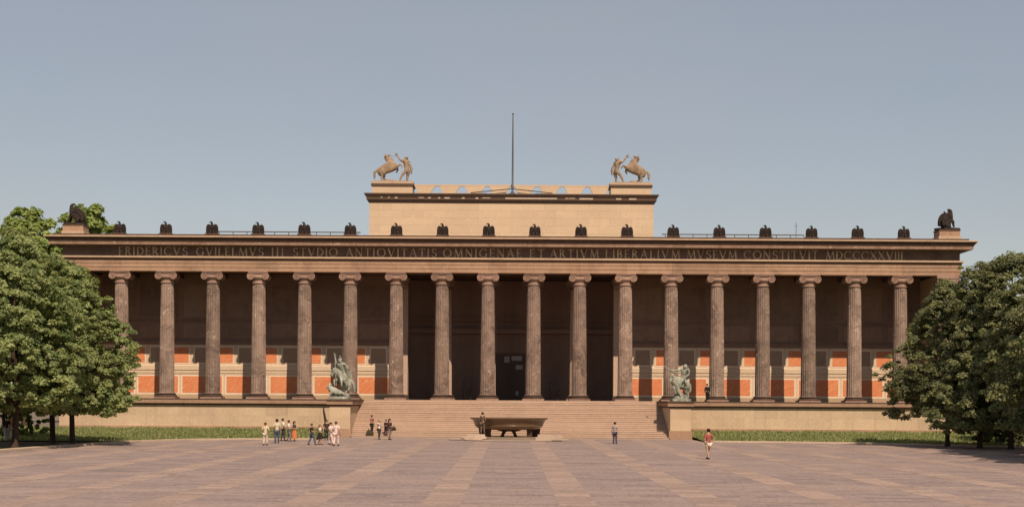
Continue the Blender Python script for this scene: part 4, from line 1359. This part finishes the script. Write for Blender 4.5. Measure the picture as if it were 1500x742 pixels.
# ------------------------------------------------------------------ people
def person(label, loc, rz, h, top, bottom, legs='trousers', hair=(0.03, 0.02, 0.015), stride=0.12, arms=('down', 'down'), bag=None, hairlen=0, sleeves='short', shoes=(0.05, 0.035, 0.03), lean=0.0, extra=None):
    t = thing('person', label, 'person', loc, rz, scale=h / 1.74)
    sk = M['skin']
    J = {'pelvis': (0, 0, 0.96), 'chest': (0, lean, 1.30), 'head': (0, lean - 0.02, 1.60), 'side': (1, 0, 0), 'fwd': (0, -1, 0),
         'l_knee': (-0.11, -stride * 0.6 - 0.02, 0.52), 'l_foot': (-0.11, -stride, 0.085), 'r_knee': (0.11, stride * 0.35 - 0.03, 0.52), 'r_foot': (0.11, stride, 0.085)}
    AR = {'down': ((0.27, 0.03, 1.13), (0.29, -0.05, 0.88)), 'bent': ((0.28, 0.06, 1.12), (0.16, -0.22, 1.12)), 'hip': ((0.36, 0.10, 1.16), (0.20, 0.0, 1.0)),
          'up': ((0.30, -0.15, 1.36), (0.16, -0.28, 1.52)), 'swing': ((0.27, 0.12, 1.15), (0.28, 0.16, 0.92)), 'fwd': ((0.26, -0.12, 1.14), (0.24, -0.34, 1.06))}
    for s, q, a in ((-1, 'l', arms[0]), (1, 'r', arms[1])):
        e, w = AR[a]
        J[q + '_elbow'] = (s * e[0], e[1] + lean, e[2])
        J[q + '_hand'] = (s * w[0], w[1] + lean, w[2])
    figure('body', J, sk, t, 0.98)
    tm = cloth(top)
    n = {'pe': (0, 0, 0.94, 0.175, 0.145), 'wa': (0, lean * 0.5, 1.10, 0.155, 0.13), 'ch': (0, lean, 1.30, 0.20, 0.155), 'nb': (0, lean, 1.44, 0.12, 0.10)}
    e = [('pe', 'wa'), ('wa', 'ch'), ('ch', 'nb')]
    for s, q in ((-1, 'l'), (1, 'r')):
        sh = Vector((s * 0.2, lean, 1.40))
        el, ha = Vector(J[q + '_elbow']), Vector(J[q + '_hand'])
        n[q + 's'] = (*sh, 0.092)
        n[q + 'u'] = (*sh.lerp(el, 0.75), 0.075)
        e += [('nb', q + 's'), (q + 's', q + 'u')]
        if sleeves == 'long':
            n[q + 'e'] = (*el, 0.066)
            n[q + 'w'] = (*el.lerp(ha, 0.85), 0.052)
            e += [(q + 'u', q + 'e'), (q + 'e', q + 'w')]
    link('shirt' if sleeves == 'short' else 'jacket', skin_mesh('shirt', n, e, tm, 'wa'), t)
    bmt = cloth(bottom)
    if legs in ('trousers', 'shorts'):
        n = {'pe': (0, 0, 0.95, 0.165, 0.14)}
        e = []
        for s, q in ((-1, 'l'), (1, 'r')):
            kn, ft = Vector(J[q + '_knee']), Vector(J[q + '_foot'])
            hp = Vector((s * 0.10, 0, 0.88))
            n[q + 'h'] = (*hp, 0.122)
            n[q + 't'] = (*hp.lerp(kn, 0.55), 0.112)
            e += [('pe', q + 'h'), (q + 'h', q + 't')]
            if legs == 'trousers':
                n[q + 'k'] = (*kn, 0.088)
                n[q + 'a'] = (*ft, 0.075)
                e += [(q + 't', q + 'k'), (q + 'k', q + 'a')]
        link(legs, skin_mesh(legs, n, e, bmt, 'pe'), t)
    else:
        z0 = 0.52 if legs == 'skirt' else 0.22
        prof = [(0.30 if legs == 'skirt' else 0.29, z0), (0.26, (z0 + 0.95) * 0.5), (0.20, 0.92), (0.165, 1.06)]
        sk_ = MB()
        sk_.lathe(prof, 20, flute=9, depth=0.035)
        sk_.build('skirt', bmt, t, True)
    hm = MB()
    hc = Vector((0, lean - 0.01, 1.665))
    hm.ball(hc + Vector((0, 0.022, 0.028)), (0.112, 0.115, 0.105), 12, 8)
    if hairlen:
        hm.tube([hc + Vector((0, 0.06, 0.0)), hc + Vector((0, 0.085, -0.12)), hc + Vector((0, 0.07, -0.22))], [0.10, 0.10, 0.05], 8, (1.2, 0.7))
    hm.build('hair', cloth(hair), t, True)
    so = cloth(shoes)
    for q in 'lr':
        f = Vector(J[q + '_foot'])
        MB().tube([f + Vector((0, 0.05, -0.035)), f + Vector((0, -0.06, -0.035)), f + Vector((0, -0.17, -0.05))], [0.05, 0.055, 0.035], 8, (1, 0.9)).build('shoe', so, t, True)
    return t


def bag(label, loc, col, s=1.0, rz=0.0):
    t = thing('bag', label, 'bag', loc, rz, scale=s)
    b = MB()
    b.add([(-.24, -.1, 0), (.24, -.1, 0), (.24, .1, 0), (-.24, .1, 0), (-.26, -.12, .18), (.26, -.12, .18), (.26, .12, .18), (-.26, .12, .18), (-.2, -.05, .34), (.2, -.05, .34), (.2, .05, .34), (-.2, .05, .34)],
          [(3, 2, 1, 0), (0, 1, 5, 4), (1, 2, 6, 5), (2, 3, 7, 6), (3, 0, 4, 7), (4, 5, 9, 8), (5, 6, 10, 9), (6, 7, 11, 10), (7, 4, 8, 11), (8, 9, 10, 11)])
    b.build('sack', cloth(col), t)
    for sy in (-0.04, 0.04):
        MB().tube([(-.12, sy, .33), (-.1, sy, .46), (0, sy, .5), (.1, sy, .46), (.12, sy, .33)], .014, 6).build('handle', cloth((0.03, 0.025, 0.02)), t)


SLZ = 0.024
WHITE, CREAM, JEANS, DARK = (0.78, 0.70, 0.62), (0.72, 0.60, 0.42), (0.10, 0.12, 0.17), (0.035, 0.027, 0.025)


def on_plaza(px, py):
    return gp(px, py, SLZ)


person('person in a cream shirt and pale trousers, furthest left on the plaza', on_plaza(389, 651.5), R(170), 1.60, CREAM, (0.70, 0.56, 0.46), stride=0.08, arms=('hip', 'bent'), hair=(0.10, 0.06, 0.04))
person('person in a cream shirt and blue jeans seen from behind', on_plaza(406, 648.5), R(185), 1.78, CREAM, JEANS, stride=0.05, arms=('down', 'bent'))
person('person in white shirt and dark trousers behind the one in blue jeans', on_plaza(414.5, 645.0), R(120), 1.75, WHITE, (0.08, 0.075, 0.075), stride=0.1, arms=('bent', 'bent'), hair=(0.07, 0.045, 0.03))
person('person in white top and grey trousers beside the orange skirt', on_plaza(423.5, 645.6), R(95), 1.62, WHITE, (0.22, 0.19, 0.18), stride=0.14, arms=('bent', 'down'))
person('person in dark top and long orange skirt', on_plaza(431.5, 645.4), R(75), 1.55, (0.10, 0.06, 0.06), (0.62, 0.22, 0.09), 'long_skirt', stride=0.06, arms=('bent', 'hip'), hairlen=1)
person('person in a dark top and jeans striding with legs apart', on_plaza(457, 651), R(110), 1.52, (0.045, 0.03, 0.035), JEANS, stride=0.28, arms=('bent', 'swing'), hair=(0.12, 0.06, 0.04))
person('person in white top and full black skirt', on_plaza(469, 650.5), R(100), 1.45, WHITE, DARK, 'skirt', stride=0.12, arms=('bent', 'down'), hair=(0.25, 0.16, 0.09), hairlen=1)
person('person in dark brown top and dark green trousers close to the stair wall', on_plaza(478.5, 644.0), R(20), 1.62, (0.09, 0.045, 0.035), (0.05, 0.065, 0.04), stride=0.04)
person('person in white clothes walking beside the tall one in pink', on_plaza(485, 650.5), R(80), 1.60, (0.85, 0.74, 0.70), (0.74, 0.60, 0.54), stride=0.18, arms=('bent', 'swing'), hair=(0.06, 0.04, 0.03))
person('person dressed all in pale pink, tallest by the stair wall', on_plaza(492.5, 652.5), R(165), 1.72, (0.85, 0.66, 0.60), (0.82, 0.62, 0.54), stride=0.16, arms=('down', 'bent'), hair=(0.16, 0.09, 0.06))
STZ = FL / NST


def on_step(px, n):
    y = SY0 + (n - 1) * (SY1 - SY0) / NST + 0.24 if n else -12.6
    s = F_PX / (CAM_D + y)
    return Vector(((px - HX) / s, y, n * STZ if n else SLZ))


person('person in a red striped top standing on the lowest steps beside a bag', on_step(544.8, 2), R(60), 1.60, (0.30, 0.09, 0.09), (0.045, 0.04, 0.03), stride=0.05, arms=('fwd', 'down'), hair=(0.035, 0.02, 0.015))
bag('dark olive bag on the step at the feet of the person in red', on_step(542.0, 1) + Vector((0, 0.0, 0.0)), (0.06, 0.055, 0.03), 1.3, R(8))
person('person with white shirt under dark waistcoat at the foot of the stairs', gp(555.5, 643, SLZ), R(55), 1.62, (0.75, 0.68, 0.62), (0.075, 0.07, 0.055), stride=0.10, arms=('up', 'bent'), hair=(0.35, 0.24, 0.15), lean=0.03)
person('small person in dark clothes next to the one with a shoulder bag', on_step(565.8, 1), R(-40), 1.42, (0.085, 0.04, 0.04), (0.07, 0.03, 0.035), stride=0.06, arms=('hip', 'bent'))
pb = person('person in dark jacket and grey trousers carrying a shoulder bag', gp(571, 643.5, SLZ), R(60), 1.72, (0.075, 0.05, 0.042), (0.24, 0.19, 0.17), stride=0.12, arms=('bent', 'down'), sleeves='long', hair=(0.04, 0.025, 0.02), hairlen=1)
bag('brown shoulder bag at the hip of the person in dark jacket', pb.location + Vector((0.36, -0.08, 0.78)), (0.07, 0.045, 0.035), 0.8, R(60))
person('person in brown jacket leaning towards the granite bowl', Vector((-2.28, -20.5, 0.565)), R(155), 1.76, (0.17, 0.11, 0.07), (0.16, 0.11, 0.085), stride=0.08, arms=('bent', 'bent'), sleeves='long', hair=(0.04, 0.03, 0.02))
person('person in grey shirt and dark blue trousers standing alone before the stairs', on_plaza(901, 649.5), R(150), 1.66, (0.40, 0.33, 0.33), (0.10, 0.085, 0.13), stride=0.03, arms=('bent', 'down'))
person('person in red shirt and white shorts walking across the plaza', on_plaza(1038, 672), R(205), 1.72, (0.40, 0.12, 0.10), (0.80, 0.68, 0.54), 'shorts', stride=0.24, arms=('hip', 'bent'), shoes=(0.06, 0.045, 0.045))
person('person in dark clothes leaning by a column base right of the stairs', Vector((18.72, -1.0, FL + 0.01)), R(30), 1.64, (0.03, 0.024, 0.022), (0.03, 0.024, 0.024), stride=0.03, sleeves='long')
person('person in dark top and pale trousers under the left trees', gp(9.5, 646, 0.1), R(40), 1.80, (0.06, 0.045, 0.05), (0.60, 0.52, 0.46), stride=0.1)
person('person in orange shirt and cream trousers under the left trees', gp(18.5, 643.5, 0.1), R(20), 1.75, (0.45, 0.14, 0.06), (0.72, 0.60, 0.44), stride=0.06, hair=(0.25, 0.13, 0.06))
lp = thing('leaning_post', 'thin dark slanting post against the wall left of the stair wall', 'post', (-16.2, -11.6, 0.0))
MB().tube([(0.0, 0, 0), (-0.03, 0.02, 0.9), (-0.16, 0.04, 1.7), (-0.28, 0.06, 2.3), (-0.30, 0.08, 2.75)], [0.13, 0.15, 0.11, 0.085, 0.05], 8).build('shaft', M['black'], lp, True)
MB().box(-0.2, 0.2, -0.2, 0.2, 0.0, 0.1).build('foot', M['black'], lp)


# ------------------------------------------------------------------ trees
def crown_mesh(seed, rx, ry, z0, z1, nclump, nleaf, mat, size=0.2, shape=1.0, droop=0.35, tone0=0.4, offs=(0, 0), lobes=0.22, flat=0.5):
    r = np.random.default_rng(seed)
    ph = r.uniform(0, 2 * math.pi, 6)
    n = nclump
    u = r.uniform(0, 1, n * 3)
    a = r.uniform(0, 2 * math.pi, n * 3)
    h = r.uniform(0, 1, n * 3)
    rad = (np.sin(np.pi * np.clip(h ** shape, 0.0, 1) * 0.88 + 0.30)) ** 0.75
    lob = 1 + lobes * np.sin(a * 3 + ph[0] + h * 4) * np.sin(h * 7 + ph[1]) + lobes * 0.7 * np.sin(a * 5 + ph[2] - h * 6)
    rr = rad * lob * (0.35 + 0.65 * u ** 0.45)
    x = rx * rr * np.cos(a) + offs[0] * h
    y = ry * rr * np.sin(a) + offs[1] * h
    z = z0 + (z1 - z0) * h - droop * rr ** 2 * 2.0
    spike = np.where(r.uniform(0, 1, n * 3) < 0.16, r.uniform(1.06, 1.24, n * 3), 1.0)
    x, y = x * spike, y * spike
    z = z + (spike - 1) * (h - 0.3) * 3.0
    keep = r.uniform(0, 1, n * 3) < (0.25 + 0.75 * rr)
    idx = np.nonzero(keep)[0][:n]
    C0 = np.stack([x, y, z], 1)[idx]
    out = np.stack([np.cos(a), np.sin(a), (h - 0.45) * 1.2], 1)[idx]
    n = len(C0)
    per = nleaf // n
    cr = r.uniform(0.30, 1.0, n) * (rx + ry) / 2 * (0.19 if n < 600 else 0.15) / spike[idx] ** 3
    ctone = np.clip(r.normal(tone0, 0.16, n), 0, 1)
    ci = np.repeat(np.arange(n), per)
    k = len(ci)
    d = r.normal(0, 1, (k, 3))
    d = unit(d) * (r.uniform(0, 1, k) ** 0.45)[:, None]
    d[:, 2] *= flat
    L = C0[ci] + d * cr[ci][:, None]
    L[:, 2] -= 0.35 * cr[ci] * (d[:, 0] ** 2 + d[:, 1] ** 2)
    nm = unit(out[ci] * 0.5 + np.array([0, 0, 0.75]) + r.normal(0, 0.55, (k, 3)) + d * 0.6)
    tdir = unit(np.cross(nm, r.normal(0, 1, (k, 3))))
    bdir = np.cross(nm, tdir)
    sz = r.uniform(0.5, 1.5, k) * size
    tone = np.clip(ctone[ci] + r.normal(0, 0.14, k), 0, 1)
    me = leaf_mesh('crown', L, tdir * sz[:, None], bdir * (sz * r.uniform(0.35, 0.75, k))[:, None], tone, mat)
    return me, C0


def trunk_mesh(seed, h, r0, crown_pts, lean=(0, 0), z_limb=2.6):
    rd = random.Random(seed)
    m = MB()
    top = Vector((lean[0], lean[1], h))
    pts = [Vector((0, 0, -0.05)), Vector((0.02, 0, 0.25)), top * 0.25 + Vector((rd.uniform(-.08, .08), rd.uniform(-.08, .08), 0)), top * 0.55 + Vector((rd.uniform(-.2, .2), rd.uniform(-.2, .2), 0)), top]
    m.tube(pts, [r0 * 1.5, r0 * 1.05, r0 * 0.9, r0 * 0.6, r0 * 0.15], 10)
    sel = rd.sample(range(len(crown_pts)), min(26, len(crown_pts)))
    for i in sel:
        e = Vector(crown_pts[i])
        zb = min(h * 0.9, max(z_limb, e.z * rd.uniform(0.35, 0.7)))
        f = zb / h
        s = Vector((top.x * f, top.y * f, zb))
        if f < 0.3:
            s = Vector((0, 0, zb))
        mid = s.lerp(e, 0.5) + Vector((0, 0, 0.12 * (e - s).length))
        q = r0 * 0.42 * (1 - 0.6 * f)
        m.tube([s, mid, e], [q, q * 0.6, q * 0.2], 6)
    return m.mesh('trunk', M['bark'], True)


def tree(label, loc, cm, tm, rz=0.0, s=1.0, group=None, name='tree'):
    t = thing(name, label, 'tree', loc, rz, group, s)
    link('trunk', tm, t)
    link('crown', cm, t)
    return t


# left row of lindens along the plaza
c1, p1 = crown_mesh(21, 4.0, 4.0, 2.4, 12.4, 900, 108000, M['leaf_l'], 0.10, shape=0.62, droop=0.35, tone0=0.42)
t1 = trunk_mesh(1, 10.5, 0.19, p1)
c2, p2 = crown_mesh(22, 4.1, 4.3, 2.6, 13.6, 900, 108000, M['leaf_l'], 0.10, shape=0.66, droop=0.35, tone0=0.38)
t2 = trunk_mesh(2, 11.5, 0.20, p2)
G1 = 'trees in the row left of the plaza'
a = gp(106, 652)
tree('green linden nearest the museum stairs in the left row of trees', (a.x, a.y, 0), c1, t1, 0.0, 1.0, G1)
b = gp(72, 649.5)
tree('green linden between the outer two trunks of the left row', (b.x - 0.3, b.y + 2.0, 0), c2, t2, 2.1, 1.02, G1)
c = gp(31, 656)
tree('green linden at the left picture edge with the leftmost visible trunk', (c.x - 0.4, c.y, 0), c2, t2, 0.4, 1.06, G1)
tree('green linden behind the left row, near the podium end', (-40.5, -24.5, 0), c1, t1, 2.6, 1.05, G1)
tree('green linden at the far left edge, mostly outside the picture', (-36.8, -53.5, 0), c1, t1, 1.2, 1.02, G1)

# taller bright trees left of and behind the building
c3, p3 = crown_mesh(31, 6.0, 5.5, 8.0, 23.0, 300, 34000, M['leaf_b'], 0.26, shape=0.8, tone0=0.45, lobes=0.3)
t3 = trunk_mesh(3, 20, 0.38, p3, z_limb=7)
G2 = 'tall trees beyond the left end of the museum'
tree('tall bright green tree beyond the left end of the museum, highest crown', (-50.8, 14, 0), c3, t3, 0.5, 1.0, G2)
tree('tall green tree at the far left picture edge beyond the museum', (-58.5, 6, 0), c3, t3, 2.2, 0.94, G2)
tree('tall green tree against the left end wall of the museum', (-47.8, 4.5, 0), c3, t3, 3.6, 0.78, G2)
tree('tree top showing behind the winged statue on the left corner', (-57.2, 62, 0), c3, t3, 4.4, 1.27, G2)
tree('small tree top rising behind the cornice between statue and eagle', (-53.8, 66, 0), c3, t3, 1.4, 1.10, G2)
bu, pbu = crown_mesh(41, 1.7, 1.5, 0.3, 3.0, 60, 7000, M['leaf_b'], 0.14, shape=0.7, droop=0.1, tone0=0.25)
bt = MB().tube([(0, 0, -0.05), (0.05, 0, 0.6), (0.2, 0.1, 1.6)], [0.08, 0.06, 0.02], 7).mesh('stem', M['bark'])
s_ = thing('bush', 'round green bush between the trunks of the left trees', 'bush', (-39.8, -21.0, 0.1), 0.3)
link('stem', bt, s_)
link('foliage', bu, s_)
s_ = thing('bush', 'low green bush behind the leftmost trunk', 'bush', (-43.4, -18.0, 0.1), 2.3, scale=0.85)
link('stem', bt, s_)
link('foliage', bu, s_)

# darker trees on the right
c4, p4 = crown_mesh(51, 4.9, 4.6, 2.9, 14.4, 900, 108000, M['leaf_r'], 0.10, shape=0.58, droop=0.45, tone0=0.35)
t4 = trunk_mesh(4, 12.5, 0.20, p4)
c5, p5 = crown_mesh(52, 4.7, 4.7, 1.7, 14.9, 900, 108000, M['leaf_r'], 0.10, shape=0.58, droop=0.45, tone0=0.33)
t5 = trunk_mesh(5, 13.0, 0.21, p5)
G3 = 'dark trees right of the plaza'
a = gp(1388, 653.5)
tree('dark green tree nearest the stairs in the right hand group', (a.x, a.y, 0), c4, t4, 0.3, 0.88, G3)
a = gp(1421, 655)
tree('dark green tree with the tallest crown, second trunk of the right group', (a.x + 0.4, a.y - 1.2, 0), c5, t5, 1.5, 0.93, G3)
a = gp(1459, 656.5)
tree('dark green tree at the right picture edge, third trunk of the group', (a.x + 0.5, a.y - 2.0, 0), c5, t5, 3.7, 0.96, G3)
tree('dark green tree behind the right group near the podium end', (44.5, -24, 0), c4, t4, 2.0, 1.0, G3)
for i, (x, y, q, rz) in enumerate(((37.6, -44.0, 1.05, 0.8), (36.3, -53.5, 1.1, 2.9), (35.3, -63.5, 1.1, 4.4), (34.8, -73.5, 1.1, 1.0))):
    tree('dark tree standing outside the right picture edge, %s along the row' % ORD[i], (x, y, 0), c5 if i % 2 else c4, t5 if i % 2 else t4, rz, q, G3)
hd, hp = crown_mesh(61, 7.5, 1.7, 0.2, 4.4, 190, 26000, M['leaf_r'], 0.14, shape=0.55, droop=0.0, tone0=0.15, lobes=0.1)
hs = MB()
for i in range(9):
    x = -6 + i * 1.5
    hs.tube([(x, 0, -0.05), (x + 0.1, 0.05, 1.0), (x + 0.3, 0.1, 2.4)], [0.07, 0.05, 0.02], 6)
he = thing('hedge', 'dark tall hedge behind the trunks on the right', 'hedge', (43.0, -27.0, 0.0), 0.0)
link('stem', hs.mesh('stem', M['bark']), he)
link('foliage', hd, he)
